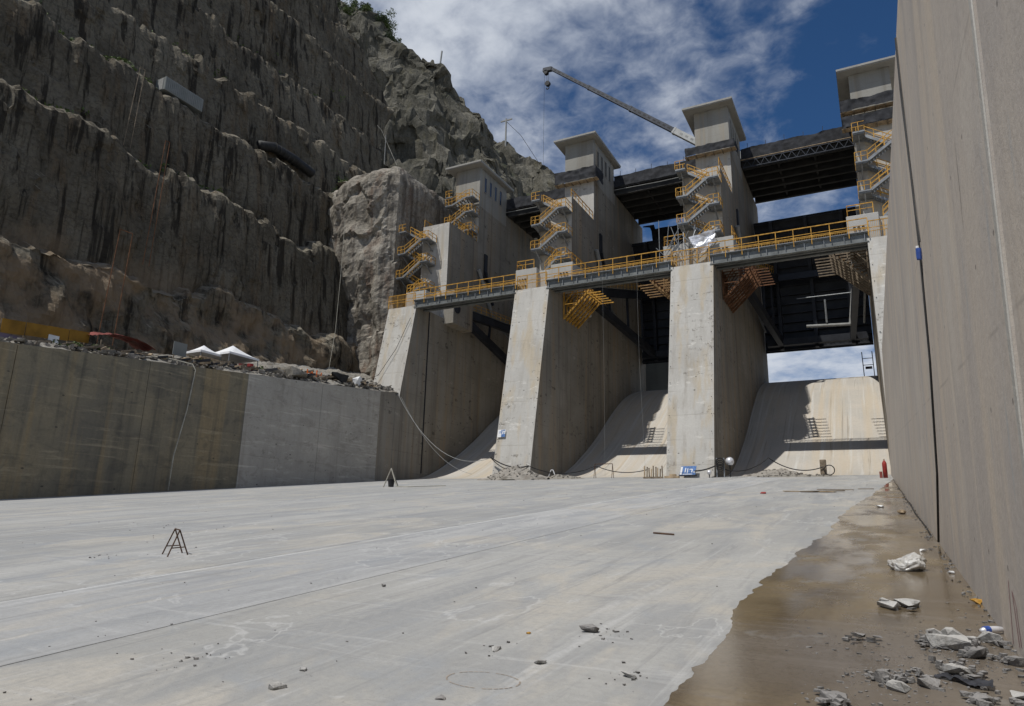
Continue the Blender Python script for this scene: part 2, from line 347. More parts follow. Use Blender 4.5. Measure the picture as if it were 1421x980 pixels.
def rockm(name, light, mid, dark, rust, streak=.8, moss=0.0, sc=1.0, veg=None, top=(.45, .8, .65, 1.5)):
    t = NT(name, .95, .2)
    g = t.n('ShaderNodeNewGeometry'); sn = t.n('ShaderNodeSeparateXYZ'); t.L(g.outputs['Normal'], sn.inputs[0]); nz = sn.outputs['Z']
    c = t.mix(t.rng(t.noise(.13 * sc, 7, .62, (2, 5, 1)), .36, .64), mid, light)
    c = t.mix(t.rng(t.noise((.5 * sc, .5 * sc, .09 * sc), 6, .65, (6, 2, 1)), .5, .68, 0, .65), c, rust)
    if streak:
        c = t.mix(t.rng(t.noise((.75, .75, .028), 5, .62, (1, 2, 9), .3), .52, .615, 0, streak * .92), c, dark)
        c = t.mix(t.rng(t.noise((1.6, 1.6, .06), 6, .66, (8, 2, 9), .2), .54, .70, 0, streak * .8), c, dark)
        c = t.mix(t.rng(t.noise((1.1, 1.1, .05), 5, .6, (28, 2, 9), .2), .58, .74, 0, .45), c, tuple(q * 1.35 for q in light))
    cr = t.rng(t.math('ABSOLUTE', t.math('SUBTRACT', t.noise((.3 * sc, .3 * sc, .5 * sc), 6, .6, (4, 4, 4), .5), .5)), .0, .018, .7, 0)
    c = t.mix(t.math('MULTIPLY', cr, .6), c, dark)
    fn = t.noise(2.4 * sc, 9, .7); c = t.mix(t.rng(fn, .4, .75, 0, .5), c, dark)
    c = t.mix(t.rng(nz, top[0], top[1], 0, top[2]), c, tuple(min(1, q * top[3]) for q in light))  # upward faces paler: sunlit ledges put into the colour, dust on chunks
    if name == 'rock_cliff':            # tan weathered ground on the lowest tier
        zc = t.xyz()[2]; c = t.mix(t.math('MULTIPLY', t.rng(zc, 25, 31, .75, 0), t.rng(t.noise(.22, 4, .6, (5, 55, 2)), .4, .58)), c, (.235, .175, .115))
    if veg:
        vm = t.math('MULTIPLY', t.rng(t.noise(.05 * sc, 6, .6, (3, 7, 2)), .53, .66), t.rng(nz, .25, .65)); c = t.mix(t.math('MULTIPLY', vm, .8), c, veg)
    t.color(c); t.bump(t.math('ADD', fn, t.noise((1.2 * sc, 1.2 * sc, .5 * sc), 6, .65)), .9, .7 if veg else .25 / sc); return t.m
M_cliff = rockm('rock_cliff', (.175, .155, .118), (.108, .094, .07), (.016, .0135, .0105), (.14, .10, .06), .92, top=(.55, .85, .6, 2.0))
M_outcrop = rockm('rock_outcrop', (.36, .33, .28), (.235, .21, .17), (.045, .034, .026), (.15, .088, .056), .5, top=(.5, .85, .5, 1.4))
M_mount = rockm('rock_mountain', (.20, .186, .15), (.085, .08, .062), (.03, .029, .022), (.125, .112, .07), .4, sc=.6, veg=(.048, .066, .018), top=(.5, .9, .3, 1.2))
M_berm = rockm('rock_rubble_ground', (.30, .28, .245), (.21, .195, .165), (.07, .063, .055), (.21, .17, .12), 0, sc=2.0, top=(.6, .95, .35, 1.3))
M_rubble = rockm('rock_rubble', (.26, .24, .21), (.18, .165, .14), (.12, .11, .1), (.28, .235, .19), 0, sc=4.0)
M_chunk = rockm('broken_concrete', (.38, .37, .35), (.22, .215, .205), (.07, .068, .065), (.24, .225, .2), 0, sc=12.0, top=(.6, .9, .75, 1.5))
M_chunk_dark = rockm('dark_stone', (.24, .23, .22), (.15, .145, .14), (.06, .06, .058), (.19, .17, .15), 0, sc=9.0)
M_yellow = plain('yellow_paint', (.50, .27, .045), .6, 0, .35, 2.2)
M_galv = plain('galvanised_steel', (.25, .26, .265), .45, .35, .2, 2)
M_gird = plain('grey_steel_paint', (.17, .178, .172), .5, .1, .25, 1.2)
M_black = plain('black_steel', (.020, .020, .022), .55, .0, .4, .7)
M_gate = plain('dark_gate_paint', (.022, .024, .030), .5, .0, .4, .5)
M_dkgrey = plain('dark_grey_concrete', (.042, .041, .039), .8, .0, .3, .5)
M_net = plain('black_netting', (.028, .029, .033), .8, .0, .5, 1.1)
M_timber = plain('formwork_timber', (.27, .165, .075), .8, 0, .4, 1.3)
M_rust = plain('rusty_formwork', (.15, .07, .034), .8, 0, .45, 1.3)
M_ply = plain('plank_wood', (.38, .29, .19), .85, 0, .35, 2)
M_oldwood = plain('weathered_wood', (.20, .16, .115), .9, 0, .35, 3)
M_white = plain('white_sheet', (.75, .75, .74), .6, 0, .08, 2)
M_silver = plain('silver_sheet', (.72, .72, .74), .35, .4, .25, 2)
M_red = plain('red_paint', (.30, .035, .03), .5, 0, .25, 2)
M_redtarp = plain('faded_red_tarp', (.20, .055, .045), .7, 0, .35, .8)
M_orange = plain('orange_plastic', (.72, .16, .03), .6, 0, .2, 2)
M_rubber = plain('black_rubber', (.022, .022, .022), .6, 0, .3, 2)
M_blue = plain('blue_print', (.08, .17, .38), .6, 0, .3, 6)
M_bluebox = plain('blue_plastic', (.04, .09, .35), .5, 0, .3, 6)
M_glass = plain('dark_glass', (.03, .045, .08), .12, 0, .2, 1, .5)
M_pipe = plain('grey_pipe', (.30, .30, .285), .6, 0, .15, 2)
M_pvc = plain('pvc_pipe', (.36, .34, .28), .6, 0, .2, 2)
M_cont = plain('container_white', (.20, .21, .20), .5, 0, .1, .6)
M_tent = plain('tent_canvas', (.80, .80, .80), .7, 0, .06, .6)
M_leaf = plain('leaf', (.075, .105, .028), .7, 0, .5, .6)
M_leafdk = plain('leaf_dark', (.035, .055, .018), .7, 0, .5, .3)
M_bark = plain('bark', (.09, .07, .05), .9, 0, .3, 2)
M_yelfence = plain('yellow_barrier', (.24, .125, .015), .7, 0, .3, .7)
M_purp = plain('purple_banner', (.13, .10, .14), .7, 0, .35, .7)
M_crane = plain('crane_grey', (.05, .055, .066), .45, .2, .25, .8)
M_cranew = plain('crane_white', (.45, .45, .43), .45, 0, .1, .8)
M_cloth = plain('black_cloth', (.035, .036, .042), .75, 0, .4, 8)
M_rebar = plain('rusty_rebar', (.10, .06, .04), .7, .3, .3, 6)

# ================================================================== THE SETTING
XL = [-58.9 + 20 * k for k in range(4)]; PW = 4.74; XR = [x + PW for x in XL]      # four piers
LWX = -53.9; LWH = 11.0; RWX = 0.94; RWH = 11.5; RWB = 0.03
g = MB(); g.add([(-3000, -3000, -7), (3000, -3000, -7), (3000, 3000, -7), (-3000, 3000, -7)], [(0, 1, 2, 3)])
tag(g.build('ground', M_berm), kind='structure')

# chute floor: sub-base with one slab per pour
fl = MB(); fl.add([(LWX - 1, -60, FZ(-60) - .05), (1.6, -60, FZ(-60) - .05), (1.6, 75, FZ(75) - .05), (LWX - 1, 75, FZ(75) - .05)], [(0, 1, 2, 3)])
floor = tag(fl.build('chute_floor', M_dkgrey), kind='structure')
def slab(x0, x1, y0, y1, mat):
    m = MB(); g_ = .012; gt = .05 if y1 > 60 and y1 < 62 else .012; gb = .05 if y0 > 60 else .012
    a = [(x0 + g_, y0 + gb), (x1 - g_, y0 + gb), (x1 - g_, y1 - gt), (x0 + g_, y1 - gt)]
    m.add([(x, y, FZ(y) - .3) for x, y in a] + [(x, y, FZ(y)) for x, y in a],
          [(0, 3, 2, 1), (4, 5, 6, 7), (0, 1, 5, 4), (1, 2, 6, 5), (2, 3, 7, 6), (3, 0, 4, 7)])
    return m.build('slab', mat, floor)
sx = [LWX, -43.2, -32.4, -21.6, -11.0, -7.35, 1.2]
for i in range(6):
    for (a, b) in ((-60, -20), (-20, 61.5), (61.5, 73.5)):
        slab(sx[i], sx[i + 1], a, b, M_floor_pale if i == 4 else M_floor)

# wet silt along the foot of the right wall
wy = np.concatenate([np.arange(-4, 18, .035), np.arange(18, 60, .12)])
kb = np.array([(-4, -1.7), (3, -1.45), (5.35, -1.56), (7.36, -1.5), (9.2, -1.63), (11.1, -1.64), (13.5, -1.54), (15.9, -1.31), (19, -1.2), (23.7, -1.08), (27, -1.0), (34, -.5), (45, .1), (55, .63), (60, .9)])
wb = np.interp(wy, kb[:, 0], kb[:, 1]) + .10 * fbm(P3(wy * 1.1, 0, 3), 5, 3) * 1.3 + .05 * fbm(P3(wy * 6, 0, 8), 4, 5) * np.clip(1.3 - wy / 30, .3, 1)
wb = np.minimum(wb, .93); tcol = np.linspace(0, 1, 8)
WX = wb[:, None] + (0.985 - wb[:, None]) * tcol[None, :]; WY = np.repeat(wy[:, None], 8, 1)
tag(grid_obj('wet_floor', WX, WY, FZ(WY) + .006, M_wet, flip=True), kind='structure')

# ogee ramps between the piers
OG = np.array([(73.4, 6.90), (75.5, 7.10), (77.7, 7.5), (80.5, 8.5), (84.2, 10.25), (90, 13.5), (95.5, 17.2), (102, 20.9), (107.5, 22.9), (112, 23.85), (114, 23.95), (117, 23.3), (124, 19)])
oy = np.linspace(73.4, 124, 120)
def cub(xs, ys, x):
    d = np.gradient(ys, xs); i = np.clip(np.searchsorted(xs, x) - 1, 0, len(xs) - 2); h = xs[i + 1] - xs[i]; t = (x - xs[i]) / h
    return (2 * t**3 - 3 * t**2 + 1) * ys[i] + (t**3 - 2 * t**2 + t) * h * d[i] + (-2 * t**3 + 3 * t**2) * ys[i + 1] + (t**3 - t**2) * h * d[i + 1]
oz = cub(OG[:, 0], OG[:, 1], oy)
def ogz(y): return float(np.interp(y, oy, oz))
def ogee_mat():
    t = NT('concrete_ogee_streaked', .9, .22)
    c = t.mix(t.rng(t.noise(.18, 6, .6, (1, 2, 3)), .35, .65), (.52, .475, .41), (.455, .43, .385))
    c = t.mix(t.rng(t.noise((.75, .03, .03), 6, .6, (4, 2, 3)), .46, .64, 0, .7), c, (.52, .44, .33))
    c = t.mix(t.rng(t.noise((2.1, .05, .05), 6, .6, (9, 2, 3)), .5, .68, 0, .7), c, (.58, .57, .54))
    c = t.mix(t.rng(t.noise((3.4, .06, .06), 6, .65, (19, 2, 3)), .55, .72, 0, .65), c, (.25, .21, .16))
    fn = t.noise(5, 8, .65); c = t.mix(t.rng(fn, .4, .75, 0, .2), c, (.27, .24, .2)); t.color(c); t.bump(fn, .3, .03); return t.m
M_og2 = ogee_mat()
for k in range(3):
    xs_ = np.linspace(XR[k] + (.12 if k == 0 else .0) - .02, XL[k + 1] + .02, 3)
    X_, Y_ = np.meshgrid(xs_, oy); Z_ = np.repeat(oz[:, None], 3, 1)
    tag(grid_obj('spillway_ramp', X_, Y_, Z_, M_og2), 'curved concrete spillway ramp rising between piers', kind='structure')
m = MB(); m.prismx([(76, 3), (76, 5.5), (84, 7.5), (124, 18.0), (124, 3)], XR[0] + .2, XL[3] - .1); tag(m.build('ramp_base', M_dkgrey), kind='structure')

# left chute wall, built of pours
lw = thing('chute_wall', 'long low concrete wall along the left of the chute below the cliff', 'wall', (LWX, 20, 0))
def lpanel(y0, y1, mat):
    m = MB(); g_ = .02
    m.add([(LWX, y0 + g_, FZ(y0) - .2), (LWX, y1 - g_, FZ(y1) - .2), (LWX, y1 - g_, FZ(y1) + LWH), (LWX, y0 + g_, FZ(y0) + LWH),
           (LWX - .8, y0 + g_, FZ(y0) - .2), (LWX - .8, y1 - g_, FZ(y1) - .2), (LWX - .8, y1 - g_, FZ(y1) + LWH), (LWX - .8, y0 + g_, FZ(y0) + LWH)],
          [(0, 1, 2, 3), (5, 4, 7, 6), (4, 0, 3, 7), (1, 5, 6, 2), (3, 2, 6, 7), (4, 5, 1, 0)])
    return m.build('wall_panel', mat, lw)
lj = [-60, -40, -20, 5.6, 26.0, 36.3, 46.7, 57.0, 67.2]
for i in range(8): lpanel(lj[i], lj[i + 1], M_wall_l_dark if lj[i] < 46 else M_wall_l)
lpanel(67.2, 70.2, M_pier)

# right chute wall
rw = thing('chute_wall', 'tall weathered concrete wall rising close along the right edge', 'wall', (RWX, 20, 0))
rj = [-40, -22, -8, 6.35, 18.0, 30.0, 42, 56, 70.2]
def rx(h): return RWX + RWB * h
for i in range(8):
    y0, y1 = rj[i], rj[i + 1]; g0 = .07 if abs(y0 - 6.35) < .1 else .03; g1 = .07 if abs(y1 - 6.35) < .1 else .03
    m = MB(); q = []
    for th in (0, .9):
        for (y, gy) in ((y0, g0), (y1, -g1)):
            for h in (-.2, RWH): q.append((rx(h) + th, y + gy, FZ(y) + h))
    m.add(q, [(0, 1, 3, 2), (4, 6, 7, 5), (0, 4, 5, 1), (2, 3, 7, 6), (1, 5, 7, 3), (0, 2, 6, 4)])
    m.build('wall_panel', M_wall_r, rw, fixn=True)
m = MB(); m.add([(rx(0) + .10, -40, FZ(-40)), (rx(0) + .10, 70.1, FZ(70.1)), (rx(RWH) + .10, 70.1, FZ(70.1) + RWH - .1), (rx(RWH) + .1, -40, FZ(-40) + RWH - .1)], [(0, 1, 2, 3)])
m.build('joint_backing', M_dkgrey, rw)
# raised pale strip beside the open joint
m = MB(); m.add([(rx(h) - d, 6.35 + dy + .02 * h * 0, FZ(6.35) + h) for h in (.0, RWH - .02) for (d, dy) in ((-.01, .09), (.012, .10), (.012, .22), (-.01, .24))],
      [(0, 1, 5, 4), (1, 2, 6, 5), (2, 3, 7, 6)]); m.build('joint_strip', M_block, rw, fixn=True)
# backfill terrace behind the right wall
m = MB(); m.add([(2.2, -60, FZ(-60) + RWH - .6), (400, -60, FZ(-60) + RWH - .6), (400, 130, FZ(130) + RWH + 6), (2.2, 130, FZ(130) + RWH - 2)], [(0, 1, 2, 3)])
tag(m.build('terrace', M_berm), kind='structure')
# guide wall upstream, seen under the middle gate
m = MB().box((-46, 124, 14), (-27, 126, 33)); tag(m.build('guide_wall', M_far, bevel=.1), 'pale concrete guide wall seen under the raised middle gate', 'wall')

def facets(u, v, seed, tilt=1.0, off=1.0):
    # angular blocks: nearest jittered cell, each cell a tilted plane
    iu = np.floor(u).astype(np.int64); iv = np.floor(v).astype(np.int64); z0 = np.zeros_like(iu); best = np.full(u.shape, 1e9); out = np.zeros(u.shape)
    for a in (-1, 0, 1):
        for b in (-1, 0, 1):
            cu = iu + a; cv = iv + b; pu = cu + .5 + .45 * hash3(cu, cv, z0, seed); pv = cv + .5 + .45 * hash3(cu, cv, z0, seed + 1)
            du = u - pu; dv_ = v - pv; d_ = du * du + dv_ * dv_; m_ = d_ < best; best = np.where(m_, d_, best)
            out = np.where(m_, off * hash3(cu, cv, z0, seed + 2) + tilt * (du * hash3(cu, cv, z0, seed + 3) + dv_ * hash3(cu, cv, z0, seed + 4)), out)
    return out
# ------------------------------------------------------------------ rock cliff with benches (left bank)
def polyline(pts, step):
    o = []
    for a, b in zip(pts[:-1], pts[1:]):
        n = max(1, int(math.dist(a, b) / step)); o += [(a[0] + (b[0] - a[0]) * i / n, a[1] + (b[1] - a[1]) * i / n) for i in range(n)]
    return np.array(o + [pts[-1]])
CP = [(-64.5, 10), (-66, 17), (-68, 28), (-70.4, 28.4), (-72, 42), (-74.4, 42.4), (-76, 54.5), (-78.4, 54.9), (-80, 64.6), (-82, 65), (-84, 76), (-86.2, 76.4), (-88, 91), (-90, 91.4),
      (-92, 104), (-94, 104.4), (-96, 118), (-98, 118.4), (-100, 134), (-103, 134.4), (-105, 150), (-140, 158)]
CQ = [CP[0]]
for i_ in range(1, len(CP) - 1):
    a_, b_, c_ = CP[i_ - 1], CP[i_], CP[i_ + 1]
    if c_[1] - b_[1] < 1 and b_[1] - a_[1] > 5: CQ += [(b_[0] + .25, b_[1] - 1.3), (b_[0] + .1, b_[1] - .65), (b_[0] - .6, b_[1] - .05)]
    else: CQ.append(b_)
CQ.append(CP[-1])
cp = polyline(CQ, .42); benches = np.array([28, 42, 54.5, 64.6, 76, 91, 104, 118, 134])
cy = np.concatenate([np.arange(-40, 12, 1.0), np.arange(12, 122, .27), np.arange(122, 190, 1.5)])
CX = np.repeat(cp[:, 0][:, None], len(cy), 1); CZ = np.repeat(cp[:, 1][:, None], len(cy), 1); CY = np.repeat(cy[None, :], len(cp), 0)
# broken crests: each bench edge wanders in height and setback
dz = np.zeros_like(CZ); dx = np.zeros_like(CX)
for bi, bz in enumerate(benches):
    w = np.exp(-((CZ - bz) / 1.8) ** 2); p = P3(CY * .16, bi * 9.0, 0)
    dz += w * (1.15 * fbm(p * 1.6, 5, 40 + bi) - .9 * np.clip(vnoise(P3(CY * .09, bi * 5, 2), 9) - .35, 0, 1) * 4)
    dx += w * (-.6 * np.abs(fbm(P3(CY * .3, bi * 4.0, 3), 4, 60 + bi))); dz += w * (facets(CY * .42, CY * 0 + bi * 3.3, 330 + bi, .9, .7) * .75 + facets(CY * 1.1, CY * 0 + bi * 5.3, 350 + bi, .6, .6) * .35)
pr = P3(CX, CY, CZ)
lump = fbm(pr * np.array([.07, .06, .028]), 4, 1) * .95
low = np.clip((31 - CZ) / 6, 0, 1)
lump2 = fbm(pr * np.array([.22, .2, .16]), 4, 5) * 2.1 * low
warp = .5 * fbm(pr * .35, 3, 44)
ribs = fbm(pr * np.array([.1, 1.6, .05]), 4, 21) * .13 + facets(CY * .30 + warp, CZ * .13 + warp, 300, .55, .6) * .32 + facets(CY * .85 + warp, CZ * .42, 310, .7, .6) * .11 + facets(CY * 1.9, CZ * 1.1 + warp, 320, .8, .5) * .035
cols = np.abs(vnoise(P3(0, CY * .21 + .4 * vnoise(P3(0, CY * .3, CZ * .05), 3), CZ * .02), 33)); gully = -.3 * np.exp(-(cols / .05) ** 2)
blk = 0
small = fbm(pr * np.array([.6, 1.1, .16]), 4, 15) * .20 + fbm(pr * np.array([.8, .8, .5]), 4, 16) * (.10 + .5 * low)
CX2 = CX + dx + lump + lump2 + (ribs + gully + blk) * (1 - .5 * low) + small
# the upper face turns away at its upstream end
yend = np.interp(CZ, [0, 30, 57, 62, 76, 92, 104, 118, 134, 150], [100, 100, 100, 100, 100, 108, 97, 91, 85, 80])
over = np.clip(CY - yend + 2.0 * fbm(pr * .1, 3, 12), 0, None)
CX2 = CX2 - np.minimum(over * 1.7, 22 + over * .25)
CZ2 = CZ + dz + fbm(pr * np.array([.5, .5, .1]), 3, 18) * .25 - .25 * over * (CZ > 57)
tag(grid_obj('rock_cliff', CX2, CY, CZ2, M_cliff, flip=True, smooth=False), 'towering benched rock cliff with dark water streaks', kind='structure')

# rock headland beside the left pier
pl = polyline([(-98, 82), (-82, 78.6), (-64, 77.2), (-62.1, 78.6), (-62, 120)], .38)
seg = np.arange(len(pl)); nx = np.gradient(pl[:, 1]); ny = -np.gradient(pl[:, 0]); nn = np.hypot(nx, ny); nx, ny = nx / nn, ny / nn
kk = 7
nx = np.convolve(np.pad(nx, kk, 'edge'), np.ones(2 * kk + 1) / (2 * kk + 1), 'valid'); ny = np.convolve(np.pad(ny, kk, 'edge'), np.ones(2 * kk + 1) / (2 * kk + 1), 'valid')
vz = np.concatenate([np.arange(11, 56.5, .38), np.full(50, 56.5)]); inw = np.concatenate([np.zeros(len(np.arange(11, 56.5, .38))), np.linspace(.3, 26, 50)])
OX = np.repeat(pl[:, 0][None], len(vz), 0); OY = np.repeat(pl[:, 1][None], len(vz), 0); OZ = np.repeat(vz[:, None], len(pl), 1); IN = np.repeat(inw[:, None], len(pl), 1)
front = np.clip(-ny, 0, 1)[None]                       # 1 on the downstream face, 0 on the cut side face
pq = P3(OX, OY, OZ)
wq = .4 * fbm(pq * .3, 3, 81)
disp = front * (facets(OX * .22 + wq, OZ * .16 + wq, 400, .9, .6) * .8 + facets(OX * .6 + wq, OZ * .4, 410, .9, .6) * .2 + 3.0 * fbm(pq * np.array([.10, .10, .07]), 5, 80) + 1.0 * fbm(pq * np.array([.20, .20, .11]), 5, 84, .5, True) - .6) + (1 - front) * (.5 * fbm(pq * np.array([.2, .2, .05]), 4, 88) + .22 * fbm(pq * np.array([1, 1, .06]), 4, 90)) + .25 * fbm(pq * .9, 4, 92)
hang = front * np.interp(OZ, [11, 20, 30, 45, 56.5], [1.0, 0, -.3, 1.2, -.6])
roundtop = -np.clip((OZ - 53) / 3.5, 0, 1) ** 2 * (1 + 1.6 * front)
d = (disp + hang + roundtop) * np.clip(1 - IN / 6, 0, 1) - IN
topz = 56.5 + .9 * fbm(P3(OX - nx * IN, OY - ny * IN, 5) * .14, 4, 95) + .1 * np.minimum(IN, 14) - 1.6 * (np.abs(OX + 80) < 9) * np.clip((OX * -1 - 71) / 9, 0, 1) * 0
OZ2 = np.where(IN > 0, topz + 1.2 * fbm(P3(OX, OY, IN) * .35, 4, 97) * np.clip(IN / 3, 0, 1), OZ + .35 * fbm(pq * .4, 3, 96) + np.clip((OZ - 52) / 4.5, 0, 1) * (topz - 56.5))
tag(grid_obj('rock_outcrop', OX + nx[None] * d, OY + ny[None] * d, OZ2, M_outcrop, smooth=False), 'pale jagged rock headland beside the leftmost pier', kind='structure')

# berm on top of the left wall
bx = np.linspace(LWX - .5, -69, 46); by = np.arange(-30, 80, .4); BX, BY = np.meshgrid(bx, by)
t_ = (LWX - BX) / 13.0
BZ = FZ(BY) + LWH - .15 + np.clip(t_, 0, 1.2) * np.interp(BY, [20, 30, 67, 80], [2.0, 2.4, 4.4, 4.6]) + np.clip(t_ * 9, 0, 1) * (.55 * fbm(P3(BX * .35, BY * .35, 0), 5, 120) + .35 * np.abs(fbm(P3(BX, BY, 0) * 1.1, 3, 124)))
tag(grid_obj('berm', BX, BY, BZ, M_berm, smooth=False), kind='structure')
def bermz(x, y):
    t = (LWX - x) / 13.0
    return FZ(y) + LWH - .15 + min(max(t, 0), 1.2) * float(np.interp(y, [20, 30, 67, 80], [2.0, 2.4, 4.4, 4.6]))

# ------------------------------------------------------------------ mountains behind
def mountain(name, ridge, yr, x0, x1, depth, slope, seed, step, label, amp):
    xs_ = np.arange(x0, x1, step); ys_ = np.arange(yr - depth, yr + 60, step); X, Y = np.meshgrid(xs_, ys_)
    rz = np.interp(X + 9 * fbm(P3(X, Y, 0) * .02, 3, seed), [a for a, b in ridge], [b for a, b in ridge])
    yy = Y - yr - 22 * fbm(P3(X * .018, 0, 3), 3, seed + 3)
    Z = rz - np.where(yy < 0, -yy * slope, yy * .25)
    p = P3(X, Y, Z)
    Z = Z + amp * (fbm(p * .028, 6, seed + 5, .55, True) - .35) * np.clip(-yy / 18 + .35, .18, 1) + amp * .42 * fbm(p * .09, 5, seed + 9, .55, True)
    wv = .6 * fbm(p * .06, 3, seed + 30); Zs = Z / 9 + wv; Z = Z * .75 + .25 * 9 * (np.floor(Zs) + np.clip((Zs - np.floor(Zs)) * 2.2 - .6, 0, 1) - wv)
    Z = Z + facets(X * .11 + wv, Y * .11, seed + 40, 1, .8) * amp * .03 + facets(X * .3, Y * .3 + wv, seed + 50, 1, .7) * amp * .05 + amp * .13 * fbm(p * .3, 4, seed + 60, .6)
    X = X + amp * .6 * fbm(p * .07 + 40, 6, seed + 13, .58); Y = Y + amp * .9 * fbm(p * np.array([.06, .06, .05]) + 90, 6, seed + 17, .58)
    return tag(grid_obj(name, X, Y, Z, M_mount, smooth=False), label, kind='structure')
RIDGE1 = [(-420, 330), (-300, 296), (-238, 271), (-215, 254), (-192, 233), (-185, 218), (-162, 202), (-146, 181), (-131, 155), (-121, 128), (-112, 95), (-100, 50)]
mountain('mountain', RIDGE1, 230, -420, -96, 110, 1.75, 200, .85, 'steep rocky mountain with green growth along its crest', 13)
RIDGE2 = [(-235, 200), (-175, 188), (-154, 184), (-140, 177), (-127, 167), (-120.6, 155), (-112, 138), (-98, 105), (-90, 80)]
mountain('hill', RIDGE2, 272, -235, -86, 90, 1.7, 260, 1.3, 'lower rocky hill behind the mountain flank with a pole on top', 9)

# ================================================================== PIERS
ORD = ['leftmost', 'second', 'third', 'rightmost']
PLAB = ['leftmost grey concrete gate pier beside the rock headland, with windowed gatehouse',
        'second concrete gate pier from the left, sloping nose with a small blue notice',
        'third concrete gate pier from the left, stained sloping nose above a blue board',
        'rightmost concrete gate pier, mostly hidden behind the tall right wall']
piers = []
for k in range(4):
    x0, x1 = XL[k], XR[k]
    t = thing('gate_pier', PLAB[k], 'pier', ((x0 + x1) / 2, 69, FZ(69)), 'gate piers of the spillway'); piers.append(t)
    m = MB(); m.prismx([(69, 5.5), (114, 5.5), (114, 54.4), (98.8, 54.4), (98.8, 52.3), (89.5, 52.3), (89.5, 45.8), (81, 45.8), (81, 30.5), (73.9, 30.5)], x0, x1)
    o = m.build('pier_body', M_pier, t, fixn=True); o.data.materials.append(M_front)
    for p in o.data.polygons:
        if p.normal.y < -.5: p.material_index = 1  # paler fronts, darker sides: sun and shade partly put into the two colours
    # tie-hole studs down both edges of the nose, proud of the concrete
    c = MB().box((x0 + .03, 89.53, 52.3), (x1 - .03, 98.77, 59.3)); cab = c.build('gatehouse', M_tower, t)
    r = MB().box((x0 - 1.25, 88.15, 59.32), (x1 + .75, 99.9, 59.62)); r.add([(x0 - 1.25, 88.15, 59.625), (x1 + .75, 88.15, 59.625), (x1 + .75, 99.9, 59.625), (x0 - 1.25, 99.9, 59.625), ((x0 + x1) / 2 - .2, 94, 60.0)], [(0, 1, 4), (1, 2, 4), (2, 3, 4), (3, 0, 4)])
    rf = r.build('roof', M_roof, t)
    MB().box((x0 - 1.33, 88.07, 59.45), (x1 + .83, 88.16, 59.72)).box((x1 + .74, 88.16, 59.45), (x1 + .83, 99.9, 59.72)).box((x0 - 1.33, 88.16, 59.45), (x0 - 1.24, 99.9, 59.72)).build('fascia', M_roof, rf)
    for j in range(4):
        wy0 = 91.0 + j * 1.75
        w = MB().box((x1 - .05, wy0, 55.4), (x1 + .0, wy0 + .62, 58.0)).build('window', M_glass if k == 0 else M_dkgrey, t)
        f = MB()
        for a, b in (((wy0 - .09, 55.3), (wy0, 58.1)), ((wy0 + .62, 55.3), (wy0 + .71, 58.1)), ((wy0, 55.3), (wy0 + .62, 55.4)), ((wy0, 58.0), (wy0 + .62, 58.1))):
            f.box((x1 - .05, a[0], a[1]), (x1 + .05, b[0], b[1]))
        f.build('window_frame', M_tower, w)
    # trunnion anchor block on the nose, with anchor heads
    if k > 0:
        tb = MB().box((x0 - 1.75, 77.2, 31.0), (x0 + 1.35, 80.98, 34.6)).box((x0 + 1.35, 77.9, 31.0), (x1 - 1.35, 80.98, 34.3)).box((x1 - 1.35, 77.2, 31.0), (x1 + 1.75, 80.98, 34.6)).box((x0 - 1.7, 81.02, 29.0), (x0 - .01, 84, 34.4)).box((x1 + .01, 81.02, 29.0), (x1 + 1.7, 84, 34.4)).build('trunnion_block', M_block, t, bevel=.05)
        an = MB()
        for sx0 in (x0 - 1.2, x1 + .0):
            for i in range(3):
                for q in range(2): an.tube([(sx0 + .15 + i * .42, 77.22, 32.2 + q * .9), (sx0 + .15 + i * .42, 77.02, 32.2 + q * .9)], .14, 8)
        an.build('anchor_heads', M_dkgrey, tb)['kind'] = 'stuff'
        MB().box((x0 + .2, 77.5, 30.52), (x1 - .2, 80.9, 31.0)).build('bearing_plinth', M_block, t)
    else:
        MB().box((x0 + .3, 77.2, 30.52), (x1 - .9, 80.98, 33.9)).build('trunnion_block', M_block, t, bevel=.05)
        MB().box((x1 + .005, 80.6, 29.6), (x1 + 1.7, 86, 34.6)).build('trunnion_bracket', M_pier, t, bevel=.05)
        MB().tube([(x1 + .06, 77.0, 6.9 + 1), (x1 + .06, 77.0, 30.3)], .085, 6).build('drain_pipe', M_black, t)
        MB().box((x1 - .02, 70.22, 6), (x1 + .27, 71.6, 17.35)).build('end_pilaster', M_pier, t)
    # embedded formwork tie plates up both edges of the nose face
    tp = MB(); dirn = Vector((0, 4.9, 24.0)).normalized()
    for i in range(13):
        p = Vector((0, 69, 6.5)) + dirn * (1.0 + i * 1.85)
        for xx in (x0 + .22, x1 - .22): tp.box((xx - .035, p.y - .02, p.z - .035), (xx + .035, p.y + .03, p.z + .035))
    tp.build('tie_plates', M_dkgrey, t)['kind'] = 'stuff'
    # sill band on the tower
    if k == 0: MB().box((x0 - .02, 89.35, 52.3), (x1 + .02, 89.5, 52.55)).build('sill', M_tower, t)
# dark conduit marks on the pier sides: recess covers
for k in (0, 1, 2):
    MB().box((XR[k] + .0, 91.6, 40.0), (XR[k] + .22, 92.5, 44.5)).beam((XR[k] + .2, 92, 41.5), (XR[k] + .2, 94.6, 36.5), .35, .5).build('gate_lock', M_black, piers[k])

